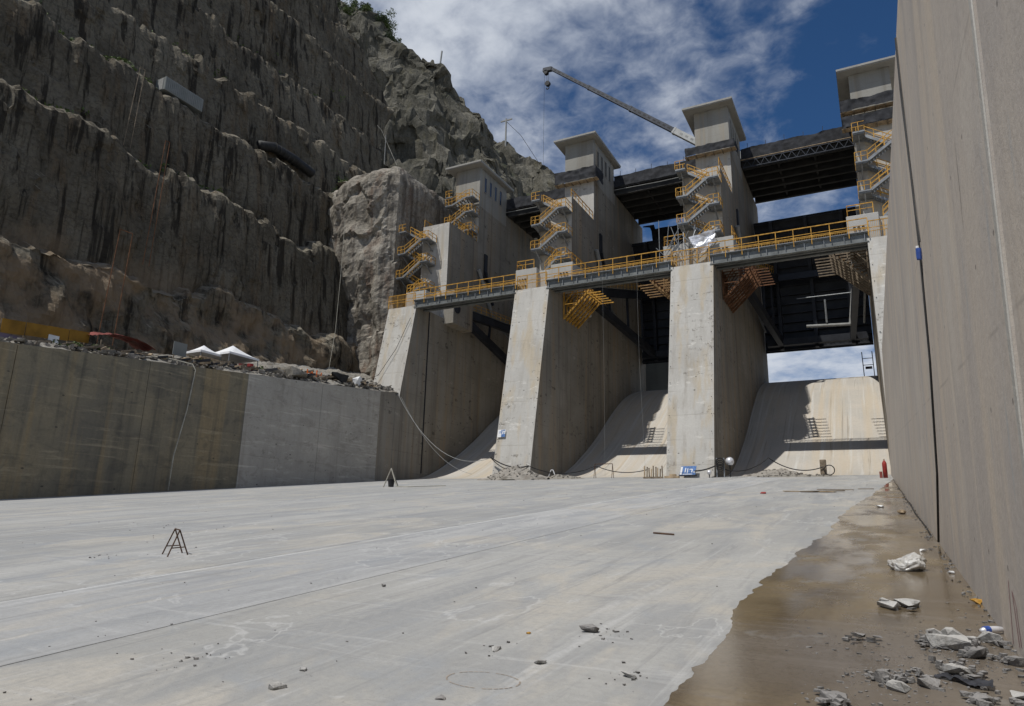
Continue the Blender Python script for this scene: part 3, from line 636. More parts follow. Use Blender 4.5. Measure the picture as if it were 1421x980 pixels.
# blue notice on the second pier and its marks (illegible in the picture)
def nose_pt(x, z, out=.02): return (x, 69 + (z - 6.48) * 4.9 / 24.0 - out, z)
def nose_quad(m, x0, x1, z0, z1, out): m.add([nose_pt(x0, z0, out), nose_pt(x1, z0, out), nose_pt(x1, z1, out), nose_pt(x0, z1, out)], [(0, 1, 2, 3)]); return m
t = thing('notice', 'small blue and white notice stuck on the second pier nose', 'sign', nose_pt(-38.2, 11.7))
nose_quad(MB(), -38.75, -37.75, 11.35, 12.25, .03).build('backing_sheet', M_white, t)
b = MB(); nose_quad(b, -38.25, -37.76, 11.37, 11.72, .045); nose_quad(b, -38.3, -38.15, 11.78, 12.2, .045); nose_quad(b, -38.0, -37.88, 11.74, 12.0, .045); nose_quad(b, -38.1, -37.8, 12.1, 12.22, .045); nose_quad(b, -38.5, -38.4, 11.8, 12.1, .045); b.build('print', M_blue, t)
t = thing('site_board', 'blue and white board propped at the foot of the third pier', 'sign', (-16.7, 68.7, 6.4))
b = MB().beam((-17.35, 68.62, 6.95), (-15.95, 68.62, 6.95), .06, .02); b.add([(-17.4, 68.55, 6.7), (-15.85, 68.55, 6.75), (-15.75, 68.85, 7.62), (-17.25, 68.85, 7.6), (-17.4, 68.61, 6.7), (-15.85, 68.61, 6.75), (-15.75, 68.91, 7.62), (-17.25, 68.91, 7.6)], [(0, 1, 2, 3), (7, 6, 5, 4), (0, 4, 5, 1), (1, 5, 6, 2), (2, 6, 7, 3), (3, 7, 4, 0)]); b.build('panel', M_blue, t)
w = MB()
for (u0, u1, v0, v1) in ((.02, .14, .06, .94), (.3, .36, .3, .8), (.45, .5, .2, .75), (.58, .78, .62, .7), (.72, .78, .3, .62), (.84, .97, .3, .38), (.2, .8, .08, .14)):
    def bp(u, v): return (-17.4 + 1.55 * u + .13 * v, 68.53 + .30 * v, 6.71 + .88 * v)
    w.add([bp(u0, v0), bp(u1, v0), bp(u1, v1), bp(u0, v1)], [(0, 1, 2, 3)])
w.build('print', M_white, t)
MB().beam((-17.45, 68.6, 6.66), (-15.7, 68.6, 6.7), .14, .1).build('skid', M_rubber, t)

# ------------------------------------------------------------------ netting and work platforms on the towers
def net(name, parent, pts, z0, z1, seed, mat=M_net, amp=.18, thick=0):
    pts = [Vector((a, b, 0)) for a, b in pts]; L = []
    for a, b in zip(pts[:-1], pts[1:]):
        n = max(2, int((b - a).length / .22)); L += [a.lerp(b, i / n) for i in range(n)]
    L.append(pts[-1]); L = np.array([(p.x, p.y) for p in L]); nz = max(4, int((z1 - z0) / .2)); zz = np.linspace(0, 1, nz)
    s_ = np.arange(len(L)) * .22
    X = np.repeat(L[:, 0][None], nz, 0); Y = np.repeat(L[:, 1][None], nz, 0); S = np.repeat(s_[None], nz, 0); V = np.repeat(zz[:, None], len(L), 1)
    top = z1 + .22 * fbm(P3(S * .5, 0, 0), 3, seed); Z = z0 + (top - z0) * V
    f = amp * fbm(P3(S * 1.1, Z * 1.6, 0), 4, seed + 2) * 1.6
    return grid_obj(name, X + f * .6, Y - np.abs(f) * 1.2, Z, mat, parent)
for k, zs, lab in ((1, [(52.2, 54.2)], 'planked work platform with deep black netting round the second tower'),
                   (2, [(52.2, 53.5)], 'planked work platform with a low black net round the third tower'),
                   (3, [(51.3, 52.8), (53.6, 55.1)], 'double tier work platform with sagging black netting on the rightmost tower')):
    x0, x1 = XL[k], XR[k]; t = thing('work_platform', lab, 'scaffold', (x0, 88.6, zs[0][0] - .3), 'work platforms on the towers')
    for (za, zb) in zs:
        n_ = 9
        for i in range(5): MB().box((x0 - 1.3, 88.45 + i * .21, za - .02), (x1 + .9, 88.64 + i * .21, za + .03 + .012 * (i % 2))).build('plank', M_ply, t)
        for i in range(6): MB().box((x0 - 1.0 + i * 1.2, 88.45, za - .16), (x0 - .9 + i * 1.2, 89.48, za - .03)).build('bracket', M_oldwood, t)
        net('netting', t, [(x0 - 1.2, 89.6), (x0 - 1.2, 88.4), (x1 + .8, 88.4), (x1 + .8, 91.5)], za + .05, zb, 300 + k * 7)

# ------------------------------------------------------------------ upper road bridge
BLAB = ['dark road bridge span over the left bay, net along its parapet', 'dark road bridge span between the second and third towers', 'dark road bridge span with lattice truss between the third and fourth towers', 'dark road bridge span right of the last tower']
for k in range(3):
    x0, x1 = XR[k] + .02, XL[k + 1] - .02
    t = thing('road_bridge_span', BLAB[k], 'bridge', ((x0 + x1) / 2, 99, 54.4), 'road bridge spans over the bays')
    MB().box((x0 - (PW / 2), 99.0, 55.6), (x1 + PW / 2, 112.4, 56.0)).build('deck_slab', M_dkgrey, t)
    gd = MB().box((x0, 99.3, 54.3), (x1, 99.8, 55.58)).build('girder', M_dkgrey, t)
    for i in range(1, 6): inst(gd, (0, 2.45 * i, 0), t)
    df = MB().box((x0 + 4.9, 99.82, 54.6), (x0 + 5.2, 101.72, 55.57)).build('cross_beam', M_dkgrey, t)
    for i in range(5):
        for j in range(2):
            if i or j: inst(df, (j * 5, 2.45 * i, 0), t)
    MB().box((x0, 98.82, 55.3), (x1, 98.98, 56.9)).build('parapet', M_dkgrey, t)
    net('netting', t, [(x0, 98.75), (x1, 98.75)], 55.5, 57.4, 330 + k * 5, amp=.1)
    if k == 2:
        MB().box((x0, 98.5, 55.42), (x1, 98.72, 55.5)).build('timber_rail', M_ply, t)
        for zz in (54.0, 55.1): MB().beam((x0 + .3, 98.3, zz), (x1, 98.3, zz), .1, .1).build('truss_chord', M_crane, t)
        n = 12; L = (x1 - x0 - .3) / n
        for i in range(n):
            a = x0 + .3 + i * L
            MB().beam((a, 98.3, 54.0), (a + L / 2, 98.3, 55.1), .07, .07).beam((a + L / 2, 98.3, 55.1), (a + L, 98.3, 54.0), .07, .07).build('truss_web', M_crane, t)
    else:
        MB().tube([(x0, 98.6, 54.9), ((x0 + x1) / 2, 98.6, 54.75), (x1, 98.6, 54.9)], .06, 6).build('service_pipe', M_pipe, t)
    po = MB().beam((x0 + 1, 98.9, 56.9), (x0 + 1.05, 98.85, 58.2), .06, .06).build('net_post', M_black, t)
    for i in range(1, 6): inst(po, (2.6 * i, 0, (-1) ** i * .12), t)
# torn sheet hanging under the middle span
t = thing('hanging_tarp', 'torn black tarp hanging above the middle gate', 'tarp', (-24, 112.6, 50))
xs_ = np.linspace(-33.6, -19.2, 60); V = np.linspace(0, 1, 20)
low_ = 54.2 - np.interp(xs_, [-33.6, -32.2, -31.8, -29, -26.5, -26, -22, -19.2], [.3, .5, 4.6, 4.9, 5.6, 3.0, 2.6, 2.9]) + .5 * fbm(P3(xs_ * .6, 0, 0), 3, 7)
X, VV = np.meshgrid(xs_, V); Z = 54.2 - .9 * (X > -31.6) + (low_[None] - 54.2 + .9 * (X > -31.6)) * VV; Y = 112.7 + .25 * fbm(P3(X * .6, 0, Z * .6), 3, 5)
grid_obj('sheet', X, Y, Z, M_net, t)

# ------------------------------------------------------------------ radial gates
CYt, CZt, RG = 81.5, 32.0, 31.0
def gp(x, ang, r): return (x, CYt + r * math.cos(R(ang)), CZt + r * math.sin(R(ang)))
GL = ['raised dark radial gate in the left bay with two long arms', 'raised dark radial gate in the middle bay, sky above it', 'raised dark ribbed radial gate in the right bay, blue sky beneath']
for k in range(3):
    rot = (-12, 0, 0)[k]; A0, A1 = -6.2 + rot, 33.0 + rot; AL, AU = -4.6 + rot, 15.5 + rot
    x0, x1 = XR[k] + .06, XL[k + 1] - .06
    t = thing('radial_gate', GL[k], 'gate', ((x0 + x1) / 2, CYt + RG, CZt - 2.5), 'radial gates between the piers')
    n = 18; pr_ = [gp(0, A0 + (A1 - A0) * i / n, RG)[1:] for i in range(n + 1)] + [gp(0, A1 - (A1 - A0) * i / n, RG - .08)[1:] for i in range(n + 1)]
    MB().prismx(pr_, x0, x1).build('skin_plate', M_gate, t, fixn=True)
    for i in range(15):
        a = A0 + .5 + (A1 - A0 - 1) * i / 14
        MB().beam(gp(x0 + .05, a, RG - .33), gp(x1 - .05, a, RG - .33), .16, .5, (0, math.cos(R(a)), math.sin(R(a)))).build('rib', M_gate, t)
    for xx in (x0 + 2.6, (x0 + x1) / 2, x1 - 2.6):
        q = [gp(0, A0 + (A1 - A0) * i / 12, RG - .6)[1:] for i in range(13)] + [gp(0, A1 - (A1 - A0) * i / 12, RG - 1.5)[1:] for i in range(13)]
        MB().prismx(q, xx - .25, xx + .25).build('girder', M_gate, t, fixn=True)
    for a in (AL, AU):
        MB().beam(gp(x0 + .6, a, RG - 2.0), gp(x1 - .6, a, RG - 2.0), 1.1, 1.0).build('main_beam', M_gate, t)
    for sx0, sx1 in ((x0 + .95, x0 + 2.6), (x1 - .95, x1 - 2.6)):
        arms = []
        for a in (AL, AU):
            ar = MB().beam(gp(sx0, 0, .4), gp(sx1, a, RG - 2.4), .75, 1.15).build('arm', M_gate, t); arms.append(ar)
        for fr in (.35, .6, .82):
            p = Vector(gp(sx0, 0, 0)).lerp(Vector(gp(sx1, AL, RG - 2)), fr); q = Vector(gp(sx0, 0, 0)).lerp(Vector(gp(sx1, AU, RG - 2)), fr)
            MB().beam(p, q, .3, .35).build('brace', M_gate, t)
        hub = MB().tube([(sx0 - .85, CYt, CZt), (sx0 + .85, CYt, CZt)], .75, 14).build('trunnion_hub', M_gate, t)
        # hoist cylinder along the pier face
        sgn = 1 if sx0 < sx1 else -1; hx = (x0 + .35) if sgn > 0 else (x1 - .35)
        MB().tube([(hx, 89.4, 41.0), (hx, 95.0, 33.6)], .30, 10).build('hoist_cylinder', M_pipe, t)
        MB().tube([(hx, 95.0, 33.6), (hx + sgn * .6, 106, 25.5 + 5)], .15, 8).build('hoist_rod', M_galv, t)
    # catwalk with yellow rails on the upper arm of the left side
    p0, p1 = Vector(gp(x0 + 1.1, AU, 4.0)) + Vector((0, 0, .7)), Vector(gp(x0 + 2.3, AU, 24)) + Vector((0, 0, .7))
    cw = MB().beam(p0, p1, .9, .08).build('catwalk', M_gird, t)
    rr = MB()
    for s_ in (-.45, .45):
        for h in (.55, 1.1): rr.beam(p0 + Vector((s_, 0, h)), p1 + Vector((s_, 0, h)), .05, .05)
        for i in range(15): q = p0.lerp(p1, i / 14) + Vector((s_, 0, 0)); rr.beam(q, q + Vector((0, 0, 1.1)), .05, .05)
    rr.build('catwalk_railing', M_yellow, cw)
    if k == 2:
        MB().tube([(-7.3, 104.0, 30.2), (-1.6, 104.0, 29.9)], .22, 10).build('seal_beam', M_pipe, t)
        MB().tube([(-1.6, 104.0, 29.9), (-.75, 103.6, 36.5)], [.25, .16], 10).build('seal_post', M_pipe, t)
        MB().tube([(-4.6, 103.8, 30.4), (-4.6, 103.7, 33.8)], .14, 8).build('drop_pipe', M_galv, t)
        MB().tube([(-8.3, 103.7, 34.4), (-1.0, 103.7, 34.4)], .07, 8).build('cross_pipe', M_galv, t)
# access cage frame on the crest of the right bay
t = thing('cage_frame', 'thin dark ladder frame standing on the right ramp crest', 'ladder', (.2, 112, 23.9))
for xx in (-.6, .75): MB().beam((xx, 112, 23.8), (xx - .05, 112, 27.6), .12, .12).build('post', M_black, t)
for zz in (25.6, 26.6): MB().beam((-.6, 112, zz), (.72, 112, zz), .08, .08).build('rung', M_black, t)
MB().box((-.35, 111.9, 25.0), (.55, 112.15, 25.35)).build('panel', M_black, t)

# ================================================================== FOOTBRIDGE
def railing(parent, p, q, h=1.15, every=1.5, mat=M_yellow, balu=False, r=.05, mid=(.55,), toe=False):
    p = Vector(p); q = Vector(q); L = (q - p).length; n = max(1, round(L / every))
    top = MB().beam(p + Vector((0, 0, h)), q + Vector((0, 0, h)), r * 1.5, r * 1.5).build('handrail', mat, parent)
    for f in mid: MB().beam(p + Vector((0, 0, h * f)), q + Vector((0, 0, h * f)), r, r).build('mid_rail', mat, parent)
    po = None
    for i in range(n + 1):
        a = p.lerp(q, i / n)
        if po is None: po = MB().beam(a, a + Vector((0, 0, h - r * .75)), r * 1.25, r * 1.25).build('post', mat, parent); a0 = a
        else: inst(po, a - a0, parent)
    if balu:
        b = MB(); nb = int(L / .17)
        for i in range(nb): a = p.lerp(q, (i + .5) / nb); b.beam(a + Vector((0, 0, .1)), a + Vector((0, 0, h - r)), .028, .028)
        b.build('balusters', mat, parent)
    if toe: MB().beam(p + Vector((0, 0, .12)), q + Vector((0, 0, .12)), .03, .2).build('toe_board', mat, parent)
FBL = ['yellow railed footbridge span between the leftmost and second piers', 'yellow railed footbridge span between the second and third piers', 'yellow railed footbridge span between the third and rightmost piers']
DK = 31.25
for k in range(3):
    x0, x1 = XR[k] - .35, XL[k + 1] + .15
    t = thing('footbridge_span', FBL[k], 'footbridge', ((x0 + x1) / 2, 74.6, 29.8), 'footbridge spans')
    for yy in (73.95, 75.75):
        MB().box((x0, yy - .03, 30.2), (x1, yy + .03, 31.04)).box((x0, yy - .22, 30.1), (x1, yy + .22, 30.2)).box((x0, yy - .22, 31.04), (x1, yy + .22, 31.14)).build('girder', M_gird, t)
    MB().box((x0 - .02, 73.6, 31.15), (x1 + .02, 76.1, 31.22)).build('deck', M_galv, t)
    st = MB().box((x0 + .3, 73.74, 30.21), (x0 + .36, 73.91, 31.03)).build('stiffener', M_galv, t)
    n = 9
    for i in range(1, n): inst(st, ((x1 - x0 - .7) * i / (n - 1), 0, 0), t)
    MB().beam((x0 + .2, 74.85, 30.25), (x1 - .2, 74.85, 30.25), .2, .2).build('bottom_lacing', M_gird, t)
    railing(t, (x0, 73.62, 30.65), (x1, 73.62, 30.65), 1.95, 1.85, balu=False, r=.06, mid=(.42, .62))
    railing(t, (x0, 76.08, 31.2), (x1, 76.08, 31.2), 1.4, 1.85, balu=True, r=.05)
for k in range(4):
    x0, x1 = XL[k] + (.2 if k else -.2), XR[k] - .4
    t = thing('guard_rail', 'yellow guard rail across the top of the %s pier nose' % ORD[k], 'railing', ((x0 + x1) / 2, 74.2, 30.5), 'guard rails on the pier noses')
    railing(t, (x0, 74.05, 30.5), (x1, 74.05, 30.5), 1.9, 1.4, balu=True, r=.055, mid=(.42, .62))
    if k:
        t = thing('guard_rail', 'yellow guard rail round the top of the %s pier anchor block' % ORD[k], 'railing', ((XL[k] + XR[k]) / 2, 77.4, 34.6), 'guard rails on the anchor blocks')
        a, b = XL[k] - 1.6, XR[k] + 1.6
        railing(t, (a, 77.35, 34.6), (XL[k] + .9, 77.35, 34.6), 1.25, 1.3, r=.06)
        if k != 2: railing(t, (XR[k] - 1.5, 77.35, 34.6), (b, 77.35, 34.6), 1.25, 1.3, r=.06)
        railing(t, (b, 77.35, 34.6), (b, 83.5, 34.6), 1.25, 1.5, r=.06); railing(t, (a, 77.35, 34.6), (a, 80.5, 34.6), 1.25, 1.5, r=.06)
    else:
        t = thing('guard_rail', 'yellow guard rail on the leftmost pier anchor block', 'railing', (XL[0] + 2, 77.4, 33.9))
        railing(t, (XL[0] + .4, 77.3, 33.9), (XR[0] - 1.0, 77.3, 33.9), 1.2, 1.3, r=.06); railing(t, (XR[0] - 1.0, 77.3, 33.9), (XR[0] - 1.0, 80.9, 33.9), 1.2, 1.3, r=.06)
    t = thing('guard_rail', 'yellow guard rail along the upper ledge of the %s pier beside the tower' % ORD[k], 'railing', (XR[k] - .2, 85, 45.8), 'guard rails on the upper ledges')
    railing(t, (XR[k] - .12, 81.1, 45.82), (XR[k] - .12, 89.3, 45.82), 1.2, 1.3, r=.06); railing(t, (XL[k] + .12, 81.1, 45.82), (XL[k] + .12, 89.3, 45.82), 1.2, 1.3, r=.06)

# ------------------------------------------------------------------ switchback stairs
def stair(xl, xr, yw, z0, lv, label, top_left=True):
    """xl, xr: inner ends of left/right landings; yw: wall face; lv: list of (z_right, z_left) levels"""
    t = thing('stairway', label, 'stairs', ((xl + xr) / 2, yw - 1.2, z0), 'yellow railed stairways on the piers')
    yf0, yf1 = yw - 2.35, yw - 1.3; yr0, yr1 = yw - 1.15, yw - .1; LW = 1.25
    def landing(xa, xb, z, side):
        MB().box((xa, yf0, z - .16), (xb, yr1, z)).box((xa, yf0 + .1, z - .30), (xb, yf0 + .22, z - .16)).box((xa, yr1 - .2, z - .30), (xb, yr1 - .1, z - .16)).build('landing', M_galv, t)
        xo = xa if side < 0 else xb
        rl = MB(); 
        for h in (.55, 1.1):
            rl.beam((xo, yf0, z + h), (xo, yr1, z + h), .06, .06); rl.beam((xa, yf0, z + h), (xb, yf0, z + h), .06, .06)
        for (x, y) in ((xo, yf0), (xo, (yf0 + yr1) / 2), (xo, yr1), ((xa + xb) / 2, yf0)): rl.beam((x, y, z), (x, y, z + 1.1), .07, .07)
        rl.build('landing_railing', M_yellow, t)
        br = MB().beam(((xa + xb) / 2, yr1, z - 1.3), ((xa + xb) / 2, yf0 + .4, z - .2), .14, .16); br.build('bracket', M_galv, t)
    def flight(xa, za, xb, zb, ya, yb):
        f = MB(); n = max(5, int(abs(zb - za) / .2))
        for y in (ya + .03, yb - .03): f.beam((xa, y, za - .08), (xb, y, zb - .08), .05, .3)
        for i in range(n):
            u = (i + .5) / n; x = xa + (xb - xa) * u; z = za + (zb - za) * u; f.box((x - .14, ya + .06, z - .03), (x + .14, yb - .06, z + .01))
        f.build('flight', M_galv, t)
        r_ = MB()
        for y in (ya + .03, yb - .03):
            for h in (.55, 1.1): r_.beam((xa, y, za + h), (xb, y, zb + h), .07, .07)
            for i in range(4): u = i / 3; x = xa + (xb - xa) * u; z = za + (zb - za) * u; r_.beam((x, y, z), (x, y, z + 1.1), .06, .06)
        r_.build('flight_railing', M_yellow, t)
    prevl = z0
    for i, (zr, zl) in enumerate(lv):
        if i == 0: flight(xl + .9, z0, xr, zr, yf0, yf1)
        else: flight(xl, prevl, xr, zr, yf0, yf1)
        landing(xr, xr + LW, zr, 1); flight(xr, zr, xl, zl, yr0, yr1); landing(xl - LW, xl, zl, -1); prevl = zl
    return t
LV = [(36.3, 38.0), (39.85, 41.55), (43.4, 45.2)]
for k in (1, 2, 3):
    stair(XL[k] + .95, XR[k] - 1.15, 81, 34.6, LV, 'yellow railed switchback stairs on the front of the %s pier' % ORD[k])
stair(XL[0] - 1.6, XR[0] - 3.4, 81, 33.9, [(35.2, 37.2), (39.2, 41.0), (42.8, 44.6)], 'lower yellow railed switchback stairs by the rock at the leftmost pier')
stair(XL[0] + .95, XR[0] - 1.15, 89.4, 45.8, [(47.2, 48.9), (50.4, 52.1), (53.0, 53.6)], 'upper yellow railed switchback stairs under the leftmost gatehouse')

# silver sheet and loose scaffold tubes round the third pier stair foot
t = thing('scaffold', 'tangle of scaffold tubes round the stair foot on the third pier', 'scaffold', (-18.5, 77.0, 31.2))
rs = random.Random(5)
for i in range(26):
    a = Vector((-20.8 + rs.random() * 5.2, 76.4 + rs.random() * 1.6, 31.3 + rs.random() * 3)); d_ = Vector((rs.uniform(-1, 1), rs.uniform(-.3, .3), rs.uniform(.2, 1.3))).normalized() * rs.uniform(1.6, 3.2)
    MB().tube([a, a + d_], .045, 6).build('tube', M_galv, t)
for xx in (-20.9, -18.6, -15.2):
    MB().tube([(xx, 76.6, 31.2), (xx, 76.6, 37.8 if xx < -18 else 35.5)], .05, 6).build('standard', M_galv, t)
xs_ = np.linspace(0, 1, 26); X, V = np.meshgrid(xs_, xs_)
SX = -16.9 + 2.6 * X + .9 * (V - .5) * (1 - X); SZ = 34.9 + .5 * X - (2.5 - .6 * X) * V * (1 - .35 * np.abs(X - .45)); SY = 76.5 + .35 * fbm(P3(X * 3, V * 3, 0), 4, 8)
tag(grid_obj('plastic_sheet', SX, SY, SZ, M_silver, None), 'crumpled silver plastic sheet hung on the third pier scaffold', 'sheet')

# ------------------------------------------------------------------ corbel formwork under the footbridge
def formwork(xf, sg, y0, n, label, mat, mat2):
    t = thing('formwork', label, 'formwork', (xf, y0, 27.6), 'timber and steel corbel forms under the footbridge')
    for i in range(n):
        y = y0 + i * .95; W = 3.7
        MB().beam((xf + sg * .15, y, 27.4), (xf + sg * W, y, 30.9), .16, .22).build('strut', mat, t)
        MB().beam((xf + sg * .1, y, 31.0), (xf + sg * (W + .1), y, 31.0), .14, .18).build('top_chord', mat, t)
        MB().beam((xf + sg * .14, y, 27.3), (xf + sg * .14, y, 31.0), .14, .14).build('post', mat, t)
        MB().beam((xf + sg * 2.0, y, 29.35), (xf + sg * 2.0, y, 30.9), .1, .1).beam((xf + sg * .2, y, 29.3), (xf + sg * 1.9, y, 29.3), .1, .1).beam((xf + sg * .2, y, 29.3), (xf + sg * 1.4, y, 30.9), .1, .1).build('web', mat, t)
        MB().beam((xf + sg * (W - .6), y, 30.35), (xf + sg * (W + 1.5), y, 30.35), .14, .12).build('outrigger', mat, t)
    for j in range(9):
        u = j / 8; p = Vector((xf + sg * (.35 + 3.25 * u), 0, 27.75 + 3.3 * u))
        MB().box((p.x - .07, y0 - .3, p.z + .0), (p.x + .07, y0 + (n - 1) * .95 + .3, p.z + .11)).build('waler', mat2, t)
    return t
formwork(XR[1], 1, 78.2, 6, 'yellow steel bracket formwork on the right side of the second pier', M_yellow, M_timber)
formwork(XL[2], -1, 78.2, 6, 'orange timber formwork on the left side of the third pier', M_timber, M_rust)
formwork(XR[2], 1, 78.2, 7, 'rusty timber formwork with thin rods on the right side of the third pier', M_rust, M_rust)
formwork(XL[3], -1, 77.6, 7, 'brown timber truss formwork on the left side of the rightmost pier', M_oldwood, M_timber)

# ------------------------------------------------------------------ mobile crane behind the third tower
t = thing('mobile_crane', 'grey telescopic crane boom reaching left from behind the third tower', 'crane', (-17.5, 104, 56.0))
Bb = Vector((-15.6, 104, 58.2)); Bt = Vector((-48.2, 104, 85.7)); dv = (Bt - Bb).normalized(); Lb = (Bt - Bb).length
for a, b, w, mt in ((0, .30, .98, M_cranew), (.295, .53, .82, M_crane), (.525, .77, .70, M_crane), (.765, 1.0, .58, M_crane)):
    s_ = MB().beam(Bb + dv * Lb * a, Bb + dv * Lb * b, w * .8, w).build('boom_section', mt, t)
    e = Bb + dv * Lb * b
    MB().beam(e - dv * .35, e, w * .88, w * 1.1).build('collar', mt, s_)
    lab_ = MB(); nL = int(Lb * (b - a) / 1.1)
    for i in range(1, nL):
        q = Bb + dv * (Lb * a + i * 1.1); nrm = Vector((0, -1, 0)); lab_.beam(q + nrm * (w * .4 + .006) - dv * .28, q + nrm * (w * .4 + .006) + dv * .28, .012, w * .32)
    lab_.build('lacing_marks', M_black if mt is M_crane else M_pipe, s_)
hd = MB().beam(Bt - dv * .2, Bt + dv * .9 + Vector((-.9, 0, -.55)), .7, .75); hd.build('boom_head', M_crane, t)
for yy in (103.75, 104.25): MB().tube([(Bt.x - 1.0, yy - .1, Bt.z - .6), (Bt.x - 1.0, yy + .1, Bt.z - .6)], .42, 14).build('sheave', M_black, t)
hk = Vector((-48.9, 104, 82.6))
MB().tube([(hk.x - .12, 104, Bt.z - .7), (hk.x - .12, 104, hk.z + .3)], .03, 5).tube([(hk.x + .25, 104, Bt.z - .7), (hk.x + .25, 104, hk.z + .3)], .03, 5).build('hoist_rope', M_black, t)
hb = MB().tube([(hk.x + .06, 103.7, hk.z), (hk.x + .06, 104.3, hk.z)], .5, 12); hb.build('hook_block', M_black, t)
MB().tube([(hk.x + .06 + .26 * math.sin(a), 104, hk.z - .85 - .3 * math.cos(a)) for a in np.linspace(3.1, -1.6, 12)], .1, 6).tube([(hk.x + .06, 104, hk.z - .4), (hk.x + .06, 104, hk.z - .62)], .12, 6).build('hook', M_black, t)
MB().tube([(-49.55, 104, Bt.z - .6), (-49.55, 104, 57)], .022, 5).build('whip_line', M_black, t)
MB().box((-19.5, 102.6, 56.9), (-9, 105.4, 57.8)).box((-17, 102.8, 57.8), (-13.8, 105.2, 59.4)).build('carrier', M_cranew, t, bevel=.08)
for xx in (-18.2, -16.4, -12, -10.2):
    for yy in (102.7, 105.3): MB().tube([(xx, yy - .2, 56.65), (xx, yy + .2, 56.65)], .62, 14).build('wheel', M_rubber, t)

# ================================================================== POLES, CLIFF FITTINGS, VEGETATION
t = thing('utility_pole', 'thin utility pole with crossarm on top of the lower hill', 'pole', (-149.5, 270, 178))
MB().tube([(-149.5, 270, 176), (-149.5, 270, 198.6)], [.5, .4], 8).build('shaft', M_pipe, t); MB().beam((-152.6, 270, 197.6), (-146.2, 270, 197.6), .5, .6).build('crossarm', M_pipe, t)
MB().tube([(-149.4, 270, 197), (-141, 270, 187), (-130, 270, 168)], .10, 4).build('guy_wire', M_black, t)
tag(MB().tube([(-162.8, 229, 198), (-162.5, 229, 207), (-161.9, 229, 213.6)], .42, 6).build('mast', M_pipe), 'bare slanting mast standing on the mountain skyline', 'pole')

def leaf_blob(mb, c, r, n, s, rs, flat=.8):
    for _ in range(n):
        d_ = Vector((rs.gauss(0, 1), rs.gauss(0, 1), rs.gauss(0, 1))); d_.normalize(); q = Vector(c) + Vector((d_.x * r, d_.y * r, d_.z * r * flat)) * (rs.random() ** .4)
        a = Vector((rs.uniform(-1, 1), rs.uniform(-1, 1), rs.uniform(-1, 1))).normalized() * s * rs.uniform(.6, 1.3); b = a.orthogonal().normalized() * s * rs.uniform(.3, .6)
        mb.add([q - a, q + b, q + a, q - b], [(0, 1, 2, 3)])
dg = bpy.context.evaluated_depsgraph_get()
def drop(x, y, z=400):
    bpy.context.view_layer.update(); ok, loc, *_ = scene.ray_cast(bpy.context.evaluated_depsgraph_get(), Vector((x, y, z)), Vector((0, 0, -1))); return loc.z if ok else 0
bpy.context.view_layer.update(); dg = bpy.context.evaluated_depsgraph_get()
def dropz(x, y, z=400):
    ok, loc, *_ = scene.ray_cast(dg, Vector((x, y, z)), Vector((0, 0, -1))); return loc.z if ok else 0
rs = random.Random(21)
cr = [(-236, 232), (-229, 231), (-222, 233), (-216, 231), (-210, 230), (-205, 233), (-200, 231), (-196, 229), (-193, 231), (-190, 228), (-187, 230), (-184, 228), (-225, 222), (-212, 221), (-201, 220), (-191, 219), (-232, 214), (-206, 212), (-240, 226), (-246, 230), (-218, 226), (-208, 226), (-199, 225), (-194, 224), (-188, 223), (-227, 227), (-236, 220), (-213, 216), (-197, 214)]
for i, (x, y) in enumerate(cr):
    z = dropz(x, y); r = rs.uniform(3.2, 6.4)
    t = thing('shrub', 'leafy green shrub on the mountain crest at the top left skyline', 'shrub', (x, y, z - .5), 'shrubs on the mountain crest')
    MB().tube([(x, y, z - .6), (x + .3, y, z + r * .7)], [.3, .12], 6).tube([(x, y, z), (x - r * .4, y - .5, z + r * .6)], [.2, .06], 5).build('stem', M_bark, t)
    b = MB()
    for _ in range(6): leaf_blob(b, (x + rs.gauss(0, r * .5), y + rs.gauss(0, r * .5), z + r * rs.uniform(.25, .95)), r * rs.uniform(.35, .6), 110, .42, rs)
    b.build('foliage', M_leaf if i % 3 else M_leafdk, t)
# grass and weeds on ledges, one mass
b = MB()
for _ in range(420):
    u = rs.random(); x = -84 + u * 14; y = 80 + rs.random() * 6 + 2 * u; z = 57.2 + rs.random() * .3
    leaf_blob(b, (x, y, dropz(x, y, 61)), .45, 5, .22, rs, .7)
for (bx0, bz, ya, yb, nn_) in ((-77.4, 56, 33, 48, 60), (-81.5, 66, 40, 60, 25), (-73.5, 43.5, 30, 60, 22), (-85.5, 77.5, 60, 90, 25), (-79, 70, 20, 34, 40)):
    for _ in range(nn_):
        y = rs.uniform(ya, yb); x = bx0 + rs.uniform(-.7, .5); leaf_blob(b, (x, y, dropz(x, y, bz + 5) + .25), .5, 9, .22, rs)
tag(b.build('ledge_grass', M_leaf), 'green weeds growing on the rock ledges', 'grass', kind='stuff')
# cliff fittings
def ladder(xa, ya, za, zb, label, dx_=1.2, mat=M_rust):
    t = thing('standpipe', label, 'pipe', (xa, ya, za), 'rusty pipe frames on the cliff')
    MB().tube([(xa, ya, za), (xa - .2, ya + .5, zb)], .042, 6).build('pipe', mat, t); MB().tube([(xa + .05, ya + dx_, za), (xa - .15, ya + dx_ + .3, zb)], .042, 6).build('pipe', mat, t)
    MB().tube([(xa - .2, ya + .5, zb), (xa - .15, ya + dx_ + .3, zb)], .05, 6).build('cap_bar', mat, t)
    return t
ladder(-65.3, 38.2, 17.5, 29.6, 'tall rusty pipe frame against the lowest cliff face above the red tarp', 1.5, M_rust)
ladder(-69.6, 44.2, 28.4, 43.9, 'rusty pipe riser on the second cliff bench', .7, M_rust)
ladder(-73.6, 42.2, 43, 53.6, 'pale pipe pair bent over the third cliff bench edge', .8, M_oldwood)
